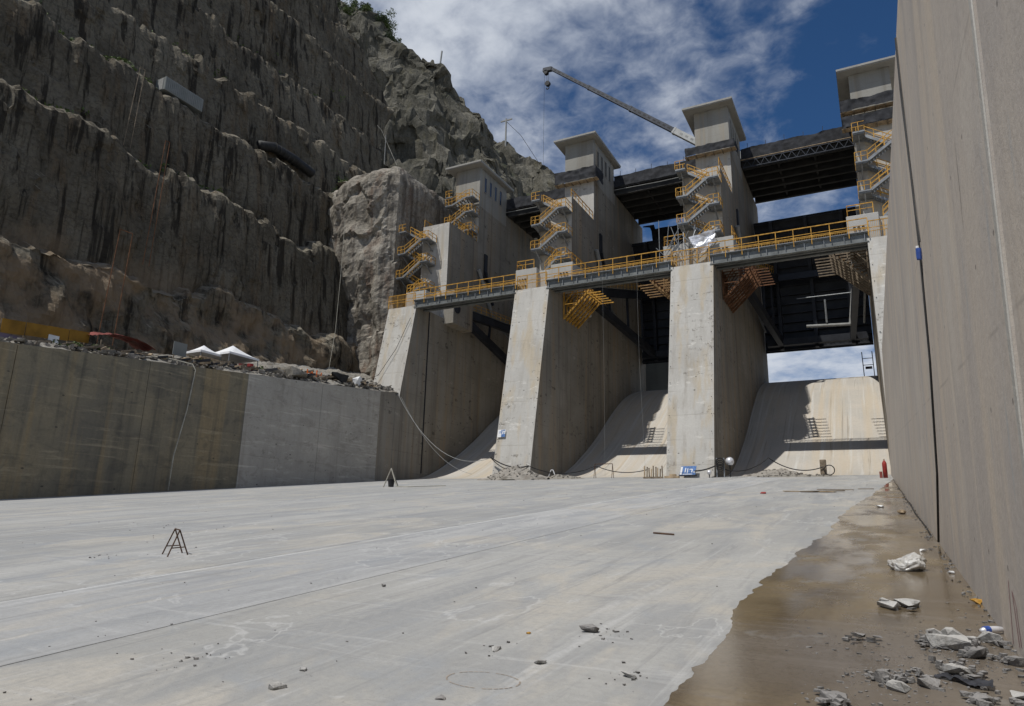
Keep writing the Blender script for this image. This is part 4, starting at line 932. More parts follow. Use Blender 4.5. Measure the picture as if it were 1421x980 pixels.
t = thing('site_container', 'long white site container on a high cliff bench', 'container', (-77.2, 51, 55))
MB().box((-78.6, 47.8, 54.7), (-76.6, 53.5, 56.6)).build('box', M_cont, t, bevel=.05)
rb = MB()
for i in range(20): rb.box((-76.61, 48.0 + i * .27, 54.85), (-76.55, 48.12 + i * .27, 56.45))
rb.build('corrugation', M_cont, t); MB().box((-77.9, 47.74, 54.8), (-77.0, 47.82, 56.4)).build('door', M_pipe, t)
t = thing('duct', 'fat black ventilation duct lying on a cliff bench', 'duct', (-77.3, 70, 56.5))
MB().tube([(-78.0, 64.5, 55.9), (-77.8, 67, 56.9), (-77.6, 71, 56.9), (-77.4, 75, 56.2)], .75, 14).build('tube', M_rubber, t, smooth=True)
rg = MB()
for i in range(9):
    y = 67 + i * .9; rg.tube([(-77.7, y, 56.92 - .03 * i), (-77.7, y + .12, 56.92 - .03 * i)], .79, 14)
rg.build('hoops', M_dkgrey, t)
tag(MB().tube([(-82.2, 95.6, 78.0), (-81.5, 96.2, 77.0), (-80.6, 97.5, 74), (-79, 98.5, 70)], .07, 5).build('hanging_hose', M_pvc), 'pale hose hanging down the upper cliff above the headland', 'hose')
tag(MB().tube([(-66.5, 71.8, 45), (-66.2, 71.6, 36), (-65, 70.2, 27), (-64, 68.5, 21)], .03, 5).build('rope', M_pvc), 'thin pale rope hanging between cliff and rock headland', 'rope')
tag(MB().tube([(-66, 79, 62.5), (-65.9, 79, 57.2)], .06, 5).build('marker_post', M_pipe), 'thin marker post on top of the rock headland', 'post')

# ================================================================== THINGS ON THE LEFT BERM
def bl(x, y, dz=0): return (x, y, dropz(x, y, bermz(x, y) + 3.0) + dz)
def tent(x, y, w, h, hp, lab):
    z = bl(x, y)[2] - .25; t = thing('canopy_tent', lab, 'tent', (x, y, z), 'white canopy tents on the berm'); a = w / 2
    for sx_ in (-1, 1):
        for sy in (-1, 1): MB().tube([(x + sx_ * a * .96, y + sy * a * .96, z), (x + sx_ * a * .96, y + sy * a * .96, z + h)], .05, 6).build('leg', M_galv, t)
    n = 9; u = np.linspace(-1, 1, n); U, V = np.meshgrid(u, u); m_ = np.maximum(abs(U), abs(V)); Z = z + h + hp * (1 - m_) ** 1.35
    grid_obj('canopy', x + U * a, y + V * a, Z, M_tent, t, smooth=False)
    v = MB()
    for (p, q) in (((-a, -a), (a, -a)), ((a, -a), (a, a)), ((a, a), (-a, a)), ((-a, a), (-a, -a))): v.beam((x + p[0], y + p[1], z + h - .1), (x + q[0], y + q[1], z + h - .1), .03, .22)
    v.build('valance', M_tent, t)
tent(-60.5, 46.3, 2.5, 1.3, .85, 'smaller white canopy tent on the berm, left of the pair'); tent(-59.8, 49.3, 3.9, 1.1, 1.25, 'larger white peaked canopy tent on the berm, right of the pair')
# yellow and purple barrier
t = thing('barrier_fence', 'yellow and purple sheet barrier at the far left of the berm', 'fence', (-60, 29, 16))
for i in range(8):
    y0 = 20.5 + i * 1.75; x = -60.0 + .15 * math.sin(i * 1.7); z = bermz(x, y0) - .1; zt = z + 2.3 - .05 * i
    MB().add([(x, y0, z + .95), (x, y0 + 1.7, z + 1.1), (x - .05, y0 + 1.7, zt + .12), (x - .05, y0, zt), (x - .06, y0, z + .95), (x - .06, y0 + 1.7, z + 1.1), (x - .11, y0 + 1.7, zt + .12), (x - .11, y0, zt)], [(0, 1, 2, 3), (7, 6, 5, 4), (3, 2, 6, 7), (0, 4, 5, 1), (1, 5, 6, 2), (0, 3, 7, 4)]).build('yellow_panel', M_yelfence, t)
    if i < 5: MB().box((x - .1, y0 + .02, z - .2), (x - .04, y0 + 1.68, z + .93)).build('purple_panel', M_purp, t)
    MB().beam((x - .15, y0, z - .3), (x - .15, y0, zt), .1, .1).build('post', M_oldwood, t)
for (yy, w, h, mt) in ((31.0, .85, .6, M_white),): MB().box((-59.88, yy, bermz(-60, yy) + .55), (-59.84, yy + w, bermz(-60, yy) + .55 + h)).build('notice_panel', mt, t)
# red tarp shelter
t = thing('tarp_shelter', 'low shelter roofed with a faded red tarp on the berm', 'shelter', (-60, 37, 16.5))
u = np.linspace(0, 1, 34); U, V = np.meshgrid(u, u); Y = 34.2 + U * 5.2; X = -58.0 - V * 3.2; z0 = bermz(-59.5, 36.5)
Z = z0 + 1.15 + .55 * V + .5 * np.sin(U * 3.1) + .3 * fbm(P3(U * 4, V * 4, 0), 4, 77) - .25 * U
grid_obj('tarp', X, Y, Z, M_redtarp, t)
for (x, y) in ((-58.2, 34.4), (-58.2, 36.8), (-58.2, 39.2), (-61, 34.6), (-61, 39.2)): MB().tube([(x, y, bermz(x, y) - .2), (x, y, bermz(x, y) + 1.3)], .06, 6).build('post', M_oldwood, t)
for i in range(5): MB().box((-60.6 + .3 * i, 34.9 + .8 * i, bermz(-60, 36) - .1), (-59.6 + .3 * i, 35.6 + .8 * i, bermz(-60, 36) + .55 + .2 * (i % 2))).build('stored_box', M_oldwood, t, bevel=.03)
x, y = -58.6, 42.2; z = bermz(x, y)
t = thing('notice_board', 'pale blue-grey square panel standing on the berm', 'sign', (x, y, z)); MB().box((x, y - .7, z + .7), (x + .06, y + .75, z + 2.0)).build('panel', M_cont, t)
for yy in (y - .5, y + .5): MB().beam((x - .04, yy, z - .2), (x - .04, yy, z + 1.9), .07, .07).build('post', M_oldwood, t)
# timber stack, drums, bundles
x, y = -57.6, 45.2; z = bermz(x, y) - .1; t = thing('timber_stack', 'stack of sawn timber left of the small white tent', 'timber', (x, y, z))
for r_ in range(6):
    for c_ in range(3): MB().box((x - .35 * c_ - .15, y - 1.4 + .1 * ((r_ * 7 + c_ * 3) % 5), z + r_ * .17), (x - .35 * c_ + .15, y + 1.3 + .1 * ((r_ * 5 + c_) % 4), z + r_ * .17 + .15)).build('plank', M_ply if (r_ + c_) % 3 else M_oldwood, t)
for i, (x, y) in enumerate(((-56.6, 48.0), (-56.5, 49.0))):
    z = bl(x, y, -.05)[2]; t = thing('drum', ('red steel drum in front of the white tents, nearer the timber stack', 'red steel drum in front of the large white tent')[i], 'drum', (x, y, z))
    MB().tube([(x, y, z), (x, y, z + .9)], .31, 16).build('shell', M_red if i else M_redtarp, t, smooth=False); MB().tube([(x, y, z + .28), (x, y, z + .33)], .33, 16).tube([(x, y, z + .58), (x, y, z + .63)], .33, 16).build('hoop', M_redtarp, t)
def hull(pts):
    bm = bmesh.new()
    for p in pts: bm.verts.new(p)
    r = bmesh.ops.convex_hull(bm, input=list(bm.verts)); bmesh.ops.delete(bm, geom=list({e for e in r['geom_interior'] + r['geom_unused'] if isinstance(e, bmesh.types.BMVert)}), context='VERTS'); return bm
def rock_mesh(name, sx_, sy, sz, seed, sub=2, rough=.10, n=11):
    q = random.Random(seed); pts = []
    for k_ in range(n + 8):
        v = Vector((q.uniform(-1, 1), q.uniform(-1, 1), q.uniform(-1, 1))); m_ = max(abs(v.x), abs(v.y), abs(v.z)); v /= m_; v *= q.uniform(.62, 1.0)
        pts.append((v.x * sx_, v.y * sy, min(v.z, .72) * sz))
    bm = hull(pts)
    for _ in range(sub): bmesh.ops.subdivide_edges(bm, edges=list(bm.edges), cuts=1, use_grid_fill=True)
    bmesh.ops.triangulate(bm, faces=list(bm.faces))
    co = np.array([v.co for v in bm.verts]); s_ = max(sx_, sy, sz); dn = fbm(co / s_ * 1.5 + seed, 2, seed) * rough * s_
    for v, d_ in zip(bm.verts, dn): v.co += v.co.normalized() * d_
    mn = min(v.co.z for v in bm.verts)
    for v in bm.verts: v.co.z -= mn
    me = bpy.data.meshes.new(name); bm.to_mesh(me); bm.free(); return me
def place(name, me, mat, loc, rz=0, label=None, cat=None, group=None, parent=None, tilt=0):
    if not me.materials: me.materials.append(mat)
    o = bpy.data.objects.new(name, me); COL.objects.link(o); o.location = loc; o.rotation_euler = (tilt, 0, rz)
    if parent: o.parent = parent; o.location = Vector(loc) - wloc(parent)
    return tag(o, label, cat, group)
# bundles and boulders
place('wrapped_bundle', rock_mesh('wrapped_bundle', .9, 1.5, .75, 51, 3, .14, 14), M_rubber, bl(-55.9, 61.5, -.1), .2, 'black plastic wrapped bundle on the wall top near the leftmost pier', 'bundle')
place('white_sack', rock_mesh('white_sack', .55, .6, .75, 52, 3, .10, 14), M_white, bl(-55.6, 64.6, -.1), .2, 'white bulk sack on the wall top beside the leftmost pier foot', 'sack')
mesh_b = [rock_mesh('boulder', 1, .85, .6, 500 + i, 2, .12) for i in range(7)]
bw = [(-56.2, 52, 1.3, 'long pale boulder lying behind the light wall panels'), (-56.0, 54.5, 1.7, 'largest pale boulder on the wall top behind the light panels'), (-55.8, 57, .95, 'pale boulder between the largest boulder and the orange fence'), (-56.3, 59.6, .9, 'pale boulder left of the black wrapped bundle'),
      (-56.4, 43.5, .9, 'pale boulder on the wall top above the hanging pipe'), (-56.0, 39.5, .7, 'pale boulder right of the red tarp shelter'), (-56.2, 33.0, .6, 'pale rock left of the red tarp shelter'), (-58.5, 66, 1.1, 'dark boulder at the foot of the rock headland')]
for i, (x, y, s_, lb) in enumerate(bw):
    o = place('boulder', mesh_b[i % 7], M_berm, bl(x, y, -.25), i * 1.3, lb, 'boulder', 'boulders on the berm'); o.scale = (s_ * .7, s_ * 1.3, s_ * .75)
t = thing('orange_fence', 'short run of orange plastic safety fence on the wall top', 'fence', (-56.5, 58.6, bermz(-56.5, 58.6)))
for i in range(4): y = 57.4 + i * .75; z = bermz(-56.8, y); MB().beam((-56.8, y, z - .2), (-56.8, y, z + 1.2 - .2 * (i % 2)), .1, .1).build('post', M_orange, t)
for h in (.35, .85): MB().beam((-56.8, 57.4, bermz(-56.8, 57.4) + h), (-56.8, 59.6, bermz(-56.8, 59.6) + h * .8), .04, .12).build('strip', M_orange, t)
# rubble strewn over the berm: far too much to count
b = MB(); rs = random.Random(9)
def pebble(mb, x, y, z, r, rs):
    th = rs.random() * 6.28; c_, n_ = math.cos(th), math.sin(th); q = []; a1, a2, a3 = rs.uniform(.7, 1.3), rs.uniform(.5, 1.0), rs.uniform(.35, .8)
    for k_ in range(8):
        px = (1 if k_ & 1 else -1) * a1 * rs.uniform(.45, 1.05); py = (1 if k_ & 2 else -1) * a2 * rs.uniform(.45, 1.05); pz = (1 if k_ & 4 else -.6) * a3 * rs.uniform(.5, 1.05)
        q.append((x + r * (px * c_ - py * n_), y + r * (px * n_ + py * c_), z + r * pz))
    mb.add(q, [(0, 2, 3, 1), (4, 5, 7, 6), (0, 1, 5, 4), (2, 6, 7, 3), (0, 4, 6, 2), (1, 3, 7, 5)])
for _ in range(1300):
    y = rs.uniform(16, 72); x = -54.8 - abs(rs.gauss(0, 2.2)); pebble(b, x, y, bermz(x, y) + rs.uniform(.0, .4), rs.uniform(.07, .34) * (1.4 if rs.random() < .1 else 1), rs)
tag(b.build('berm_rubble', M_rubble), 'broken rock strewn along the top of the left wall', 'rubble', kind='stuff')
b = MB()
for _ in range(26):
    y = rs.choice((31.5, 43.4, 33.6, 52.0)) + rs.gauss(0, .5); x = -56.8 + rs.gauss(0, .5); leaf_blob(b, (x, y, bermz(x, y) + .6), .35, 14, .13, rs)
tag(b.build('weeds', M_leaf), 'bright green weeds among the rubble on the left wall', 'plants', kind='stuff')
# debris: planks and boards on the berm
for i, (x, y, L, rz, mt, lb) in enumerate(((-56.2, 40.6, 1.8, 1.2, M_ply, 'pale board lying right of the red tarp shelter'), (-56.6, 50.8, 2.4, 1.45, M_ply, 'long plank lying right of the large white tent'), (-55.6, 66.2, 2.2, 1.0, M_ply, 'pale plank by the white sack at the leftmost pier'), (-57, 41.8, 2.6, 1.5, M_oldwood, 'dark plank leaning by the pale square panel'))):
    z = bl(x, y, .12)[2]; tag(MB().beam((x - L / 2 * math.cos(rz), y - L / 2 * math.sin(rz), z), (x + L / 2 * math.cos(rz), y + L / 2 * math.sin(rz), z + .35), .3, .06).build('board', mt), lb, 'board')
rs = random.Random(43)
for nm, mt, n, lb in (('wood_debris', M_oldwood, 90, 'weathered timber scraps littering the berm'), ('dark_debris', M_black, 70, 'dark tarps and hoses littering the berm'), ('pale_debris', M_ply, 45, 'pale boards and sacks littering the berm')):
    b = MB()
    for _ in range(n):
        y = rs.uniform(30, 68); x = -55.4 - abs(rs.gauss(0, 1.9)); z = bermz(x, y) + .25 + rs.random() * .35; L = rs.uniform(.3, 1.3); an_ = rs.gauss(1.57, .6)
        b.beam((x, y, z), (x + L * math.cos(an_), y + L * math.sin(an_), z + rs.uniform(-.1, .45)), rs.uniform(.08, .5), rs.uniform(.04, .3))
    tag(b.build(nm, mt), lb, 'debris', kind='stuff')
# pvc drain pipe down the left wall
zt = FZ(40.2) + LWH
tag(MB().tube([(-56.8, 38.0, zt + .75), (-55.2, 39.3, zt + .55), (-54.0, 40.4, zt + .22), (-53.75, 40.6, zt - .3), (-53.65, 40.2, zt - 4), (-53.5, 39.4, FZ(39.4) + 3), (-52.9, 38.9, FZ(38.9) + .1)], .05, 8).build('drain_pipe', M_pvc, None, True), 'pale plastic pipe hanging down the left wall to the floor', 'pipe')

# ================================================================== THINGS ON THE CHUTE FLOOR
# a-frame
t = thing('trestle', 'small dark metal trestle standing alone on the floor', 'trestle', (-13.2, 10.1, FZ(10.1)))
def fl_(x, y, h=0): return (x, y, FZ(y) + h)
A_, B_ = (-13.52, 10.24, FZ(10.2) + .52), (-13.10, 10.04, FZ(10.0) + .52)
for top, feet in ((A_, ((-13.64, 10.10), (-13.40, 10.40))), (B_, ((-13.12, 9.84), (-12.99, 10.22)))):
    for (x, y) in feet: MB().tube([top, fl_(x, y)], .014, 6).build('leg', M_rebar, t)
    MB().tube([Vector(top).lerp(Vector(fl_(*feet[0])), .68), Vector(top).lerp(Vector(fl_(*feet[1])), .68)], .011, 6).build('stretcher', M_rebar, t)
MB().tube([A_, B_], .014, 6).build('top_bar', M_rebar, t)
# named rocks lying on the floor: (x, y, length, kind, label)
CH = [(-2.84, 7.22, .11, 1, 'dark flat-bottomed concrete chunk alone on the dry floor at centre'), (-3.38, 6.2, .075, 0, 'small flat grey stone left of the dark chunk'), (-2.81, 5.98, .06, 0, 'small pale stone between two others at bottom centre'),
      (-1.98, 5.93, .085, 0, 'pale broken chunk nearest the wet edge at bottom centre'), (-4.63, 4.96, .05, 0, 'small pale stone at the bottom left of centre'), (-4.47, 4.52, .07, 0, 'pale stone close to the bottom edge, left of centre'), (-3.1, 4.84, .045, 1, 'little dark stone at the very bottom edge'),
      (-6.63, 8.64, .055, 1, 'lone dark pebble in the middle of the floor'),
      (.30, 8.02, .13, 1, 'dark lumps at the left end of the rubble heap by the wall'), (.43, 7.86, .19, 0, 'largest pale slab on the rubble heap near the right wall'), (.62, 8.15, .10, 0, 'pale chunk at the right of the rubble heap'), (.36, 8.35, .12, 0, 'upright pale chunk at the back of the rubble heap'), (.52, 8.3, .14, 0, 'grey chunk behind the pale slab of the rubble heap'),
      (.80, 8.25, .15, 0, 'white-topped slab of concrete against the right wall'), (.62, 7.64, .12, 1, 'round dark stone between the heap and the wall slab'), (.42, 7.02, .13, 0, 'white-topped chunk beside the black cloth'),
      (-.14, 6.6, .11, 1, 'cluster of dark broken stones left of a pale block'), (-.01, 6.42, .11, 0, 'square pale block on the wet floor at the bottom'), (.19, 6.58, .10, 1, 'dark stone at the left end of the black cloth'),
      (-.43, 5.92, .11, 1, 'grey rock cut by the bottom edge, on wet floor'), (.52, 6.34, .10, 1, 'dark rock at the bottom right below the cloth'), (.78, 6.5, .10, 0, 'pale rock in the bottom right corner'),
      (-.02, 9.56, .14, 0, 'low pale slab lying left of another on the wet floor'), (.16, 9.75, .16, 0, 'grey slab overlapping the low pale slab on wet floor'), (-.06, 9.85, .12, 0, 'pale lump behind the two wet floor slabs'),
      (.86, 7.5, .10, 1, 'dark stone against the foot of the right wall')]
for i, (x, y, L, kd, lb) in enumerate(CH):
    s3 = (L, L * .72, L * (.48 if kd else .42)); me = rock_mesh('concrete_chunk', *s3, 900 + i * 3, 2, .10, 7)
    place('concrete_chunk', me, M_chunk_dark if kd else M_chunk, fl_(x, y, -.008), i * 2.1, lb, 'rubble', 'broken chunks on the floor', tilt=.05)
# loose gravel and grit
b = MB(); rs = random.Random(77)
cl = [(.45, 7.9, .22, 130), (.15, 7.1, .3, 90), (-.1, 6.6, .2, 90), (-.45, 7.7, .25, 50), (.7, 7.5, .2, 70), (.2, 6.9, .25, 60), (-2.55, 7.15, .16, 26), (-5.8, 4.75, .14, 16), (-5.9, 4.9, .1, 10), (-3.4, 6.25, .12, 10), (.5, 9.0, .3, 40), (-.4, 6.0, .25, 40), (.3, 6.3, .3, 60), (-6.4, 4.9, .2, 7), (-14.6, 9.3, .25, 16), (-20.5, 15.0, .4, 18), (-2.0, 5.9, .14, 16)]
for (x, y, s_, n) in cl:
    for _ in range(n): xx = min(x + rs.gauss(0, s_), .95); yy = y + rs.gauss(0, s_ * 1.3); pebble(b, xx, yy, FZ(yy) + .006, rs.choice((.004, .006, .006, .009, .012, .02)) * rs.uniform(.7, 1.3), rs)
for _ in range(150):
    yy = 3.5 + 45 * rs.random() ** 1.7; xx = rs.uniform(-30, .9) * min(1, yy / 16); pebble(b, xx, yy, FZ(yy) + .005, rs.uniform(.004, .012) * (1 + yy / 22), rs)
for _ in range(240):
    yy = 5 + 40 * rs.random() ** 1.5; xx = rx(0) - abs(rs.gauss(0, .1)) - .01; pebble(b, xx, yy, FZ(yy) + .01, rs.uniform(.008, .035), rs)
tag(b.build('gravel', M_chunk_dark), 'loose grit and gravel scattered over the floor', 'gravel', kind='stuff')
b = MB(); rs = random.Random(78)
for (x, y, s_, n) in ((.33, 8.0, .09, 46), (.5, 8.0, .13, 40), (.62, 8.1, .08, 18), (.42, 7.1, .1, 26), (-.1, 6.62, .08, 34), (.15, 6.75, .1, 18), (-.3, 7.75, .1, 12), (.7, 7.6, .08, 16), (.86, 8.2, .06, 10), (-.42, 5.95, .09, 22), (.55, 6.45, .1, 20), (.05, 9.6, .1, 8)):
    for _ in range(n): xx = min(x + rs.gauss(0, s_), .9); yy = y + rs.gauss(0, s_ * 1.2); pebble(b, xx, yy, FZ(yy) + .015 + .03 * rs.random(), rs.uniform(.012, .045), rs)
tag(b.build('rubble_bits', M_chunk_dark), 'dark broken bits heaped round the chunks by the right wall', 'rubble', kind='stuff')
# crumpled plastic bag
def bag():
    bm = bmesh.new(); bmesh.ops.create_icosphere(bm, subdivisions=5, radius=1); co = np.array([v.co for v in bm.verts])
    n1 = fbm(co * 1.3 + 4, 3, 611); n2 = fbm(co * 2.6 + 9, 5, 612, .6, True); n3 = fbm(co * 6 + 2, 3, 614, .5, True)
    r = 1 + .42 * n1 + .22 * n2 + .07 * n3
    for v, q in zip(bm.verts, r): v.co = Vector((v.co.x * .36 * q, v.co.y * .26 * q, max(v.co.z * .19 * q, -.10)))
    for v in bm.verts: v.co.z += .10 + .05 * math.sin(v.co.x * 9)
    me = bpy.data.meshes.new('plastic_bag'); bm.to_mesh(me); bm.free(); me.polygons.foreach_set('use_smooth', [True] * len(me.polygons)); return me
tb_ = NT('clear_plastic', .22, .6); tb_.color(tb_.mix(tb_.rng(tb_.noise(7, 6, .6), .35, .65), (.50, .47, .42), (.74, .73, .70)))
tb_.b.inputs['Transmission Weight'].default_value = .25
o = place('plastic_bag', bag(), tb_.m, fl_(.27, 12.75), .15, 'crumpled translucent plastic bag on the wet floor', 'bag'); o.scale = (.64, .7, .72)
# black cloth
t_ = np.linspace(0, 1, 40); s_ = np.linspace(-1, 1, 12); T, S_ = np.meshgrid(t_, s_); wdt = .085 * (1 - .6 * np.abs(T - .55)) * (.4 + T * .9)
CXX = .24 + .38 * T + .12 * wdt * S_; CYY = 6.83 - .12 * T + wdt * S_ + .03 * np.sin(T * 6)
CZZ = FZ(CYY) + .018 + .05 * np.abs(fbm(P3(T * 5, S_ * 1.4, 0), 4, 6)) + .07 * np.clip(T - .6, 0, 1) * (1 + fbm(P3(T * 9, S_ * 3, 1), 3, 9))
tag(grid_obj('cloth', CXX, CYY, CZZ, M_cloth), 'strip of black cloth lying among the rubble by the wall', 'cloth')
# small litter
t = thing('bottle', 'crushed clear bottle with blue label against the right wall', 'bottle', fl_(.84, 8.62))
MB().tube([(.74, 8.5, FZ(8.5) + .05), (.78, 8.53, FZ(8.5) + .06), (.88, 8.62, FZ(8.6) + .055), (.93, 8.66, FZ(8.65) + .05), (.95, 8.68, FZ(8.68) + .045)], [.02, .032, .031, .024, .013], 10).build('body', M_silver, t, True)
MB().tube([(.77, 8.52, FZ(8.5) + .06), (.815, 8.56, FZ(8.56) + .058)], .034, 10).build('label_band', M_bluebox, t)
for nm, x, y, s3, mt, lb in (('wrapper', .9, 10.25, (.075, .06, .03), M_yellow, 'small yellow wrapper at the foot of the right wall'), ('paper_scrap', -5.2, 37, (.18, .14, .05), M_red, 'tiny red scrap on the far floor right of centre'), ('paper_scrap', .6, 15.2, (.06, .1, .03), M_white, 'white scrap on the wet floor near the wall joint'), ('paper_scrap', .82, 12.6, (.05, .08, .03), M_white, 'white crumb at the foot of the wall right of the bag'), ('paper_scrap', -.1, 27.5, (.18, .12, .04), M_white, 'white scrap on the far wet strip'), ('foam_piece', .52, 24.5, (.14, .2, .06), M_ply, 'tan foam piece on the wet strip by the wall'), ('paper_scrap', -3.38, 6.9, (.03, .02, .012), M_yellow, 'tiny yellow scrap on the floor above the flat stone')):
    place(nm, rock_mesh(nm, *s3, int(abs(x * 100 + y)) + 3, 2, .25, 8), mt, fl_(x, y), y, lb, 'litter')
# rods and boards on the floor
tag(MB().tube([fl_(-4.98, 16.96, .02), fl_(-4.42, 16.72, .02)], .022, 6).build('steel_rod', M_rebar), 'short dark steel rod lying on the dry floor', 'rod')
for i, (a, b_, w, mt, lb) in enumerate((((-4.5, 39.3), (-2.0, 38.3), .24, M_ply, 'longest pale board of the flat boards on the far floor'), ((-3.6, 38.3), (-1.6, 38.9), .2, M_oldwood, 'dark board crossing the flat boards on the far floor'), ((-2.9, 39.6), (-1.2, 39.0), .18, M_oldwood, 'dark board at the right of the flat boards'), ((-1.0, 39.4), (-.3, 39.3), .1, M_oldwood, 'short stick right of the flat boards'), ((.1, 31.0), (.75, 30.6), .16, M_ply, 'short pale board on the wet strip near the far wall'))):
    tag(MB().beam(fl_(*a, .03 + .035 * i), fl_(*b_, .035 + .035 * i), w, .035).build('board', mt), lb, 'board')
# gas cylinder at the end of the wall
x, y = .45, 63.6; z = FZ(y); t = thing('gas_cylinder', 'red gas cylinder standing at the far end of the right wall', 'cylinder', (x, y, z))
MB().tube([(x, y, z), (x, y, z + 1.15), (x, y, z + 1.3), (x, y, z + 1.38)], [.17, .17, .11, .06], 14).build('body', M_red, t, True); MB().tube([(x, y, z + 1.38), (x, y, z + 1.5)], .05, 8).build('valve', M_ply, t)
MB().box((x - .42, y - .1, z), (x - .2, y + .15, z + .5)).build('base_box', M_redtarp, t)
# rubble heaps
def heap(cx, cy, rx_, ry_, h, seed, label, mat, nchunk):
    n = 46; u = np.linspace(-1, 1, n); U, V = np.meshgrid(u, u); X = cx + U * rx_; Y = cy + V * ry_
    base = np.where(Y < 73.4, FZ(Y), np.interp(Y, oy, oz)); d_ = np.sqrt(U**2 + V**2) * (1 + .3 * fbm(P3(U * 2, V * 2, seed), 3, seed))
    Z = base - .03 + h * np.clip(1 - d_, 0, 1) ** .9 * (1 + .35 * fbm(P3(X, Y, 0) * 1.3, 4, seed + 3)) + .10 * np.clip(1.1 - d_, 0, 1) * fbm(P3(X, Y, 0) * 4, 3, seed + 5)
    t = thing('rubble_heap', label, 'rubble', (cx, cy, FZ(cy))); grid_obj('earth', X, Y, Z, mat, t, smooth=False)
    b = MB(); q = random.Random(seed)
    for _ in range(nchunk):
        i, j = q.randrange(6, n - 6), q.randrange(6, n - 6)
        if d_[i, j] < 1.05: pebble(b, X[i, j], Y[i, j], Z[i, j] + .02, q.uniform(.03, .13), q)
    s_ = b.build('stones', M_rubble, t); s_['kind'] = 'stuff'
heap(-34.9, 67.2, 4.0, 1.9, 1.5, 31, 'dark rubble heap at the foot of the second pier', M_rubble, 240)
heap(-30.4, 69.2, 3.0, 1.4, .5, 35, 'low grey gravel spread right of the rubble heap at the second pier', M_berm, 90)
heap(-9.2, 73.6, 3.4, 2.4, .75, 39, 'brown earth heap on the right ramp foot', M_rubble, 90)
heap(-7.0, 69.6, 4.2, 1.1, .34, 43, 'low grey gravel spread at the foot of the right ramp', M_berm, 140)
# post stump and pipe debris on the right ramp foot
t = thing('bollard_stump', 'grey stump with coiled hose at the foot of the right ramp', 'post', (-4.6, 72.3, 6.8)); MB().box((-4.9, 72.1, 6.6), (-4.35, 72.6, 8.3)).build('stump', M_oldwood, t, bevel=.04); 
MB().tube([(-4.1 + .45 * math.cos(a), 71.9 + .1 * math.sin(a * .3), 7.3 + .45 * math.sin(a)) for a in np.linspace(0, 11, 30)], .045, 6).build('hose_coil', M_rubber, t)
# timber crate-like bundle of stakes by the third pier
t = thing('stake_bundle', 'row of upright timber stakes at the left foot of the third pier', 'timber', (-19.7, 67.6, FZ(67.6)))
for i in range(9): x = -20.6 + i * .22; MB().beam((x, 67.5 + .1 * (i % 3), FZ(67.5)), (x + .05 * (i % 2), 67.6, FZ(67.5) + 1.25 - .1 * (i % 4)), .1, .1).build('stake', M_oldwood if i % 3 else M_ply, t)
MB().beam((-20.7, 67.42, FZ(67.4) + .1), (-18.7, 67.42, FZ(67.4) + .1), .1, .16).build('sill', M_oldwood, t)
for x, y, nm in ((-17.9, 68.0, 'left'),): tag(MB().box((x - .8, y - .2, FZ(y)), (x + .6, y + .3, FZ(y) + .22)).box((x - .3, y - .1, FZ(y) + .22), (x + .3, y + .25, FZ(y) + .4)).build('timber_offcuts', M_ply), 'low pile of timber offcuts left of the blue board', 'timber')
# lamps: two silver balloon-like work lamps
for i, (x, y, z, r, lb) in enumerate(((-12.9, 70.6, 8.15, .42, 'round silver work lamp at the right of the third pier foot'), (-14.5, 68.6, 6.95, .22, 'small silver round lamp at the corner of the third pier foot'))):
    t = thing('work_lamp', lb, 'lamp', (x, y, FZ(y))); bm = bmesh.new(); bmesh.ops.create_uvsphere(bm, u_segments=20, v_segments=12, radius=r); me = bpy.data.meshes.new('globe'); bm.to_mesh(me); bm.free(); me.polygons.foreach_set('use_smooth', [True] * len(me.polygons))
    place('globe', me, M_silver, (x, y, z), parent=t); MB().tube([(x, y, FZ(y)), (x, y, z - r * .9)], .05, 6).build('stand', M_black, t); MB().tube([(x, y, z - r * 1.06), (x, y, z - r * .8)], r * .4, 10).build('collar', M_black, t)
# welding cart / hoses at third pier corner
t = thing('hose_rack', 'dark rack hung with hoses at the right corner of the third pier', 'rack', (-13.6, 69.2, FZ(69.2)))
for x in (-13.9, -13.2): MB().beam((x, 69.2, FZ(69.2)), (x, 69.3, FZ(69.2) + 1.9), .1, .1).build('upright', M_galv, t)
for i in range(4): MB().tube([(-13.55 + (.3 + .03 * i) * math.cos(a), 69.05 + .03 * i, FZ(69.2) + .9 + .2 * i + .35 * math.sin(a)) for a in np.linspace(0, 6.28, 18)], .05, 6).build('hose_loop', M_rubber, t)
# small white trestle and wire trestle
for i, (x, y, h, mt, lb, c) in enumerate(((-31.5, 69.4, .95, M_white, 'small white trestle right of the rubble heap', M_white), (-26.0, 70.6, 1.5, M_rebar, 'thin wire trestle in front of the middle ramp', M_rebar))):
    t = thing('trestle', lb, 'trestle', fl_(x, y)); w = .5 if i == 0 else 1.0
    for xx in (x - w, x + w):
        if i == 0: MB().tube([fl_(xx, y), (x + (xx - x) * .25, y, FZ(y) + h)], .05, 6).build('leg', mt, t)
        else:
            for yy in (y - .3, y + .3): MB().tube([fl_(xx, yy), (xx, y, FZ(y) + h)], .03, 5).build('leg', mt, t)
    MB().tube([(x - w * (.25 if i == 0 else 1), y, FZ(y) + h), (x + w * (.25 if i == 0 else 1), y, FZ(y) + h)], .04, 6).build('top_bar', mt, t)
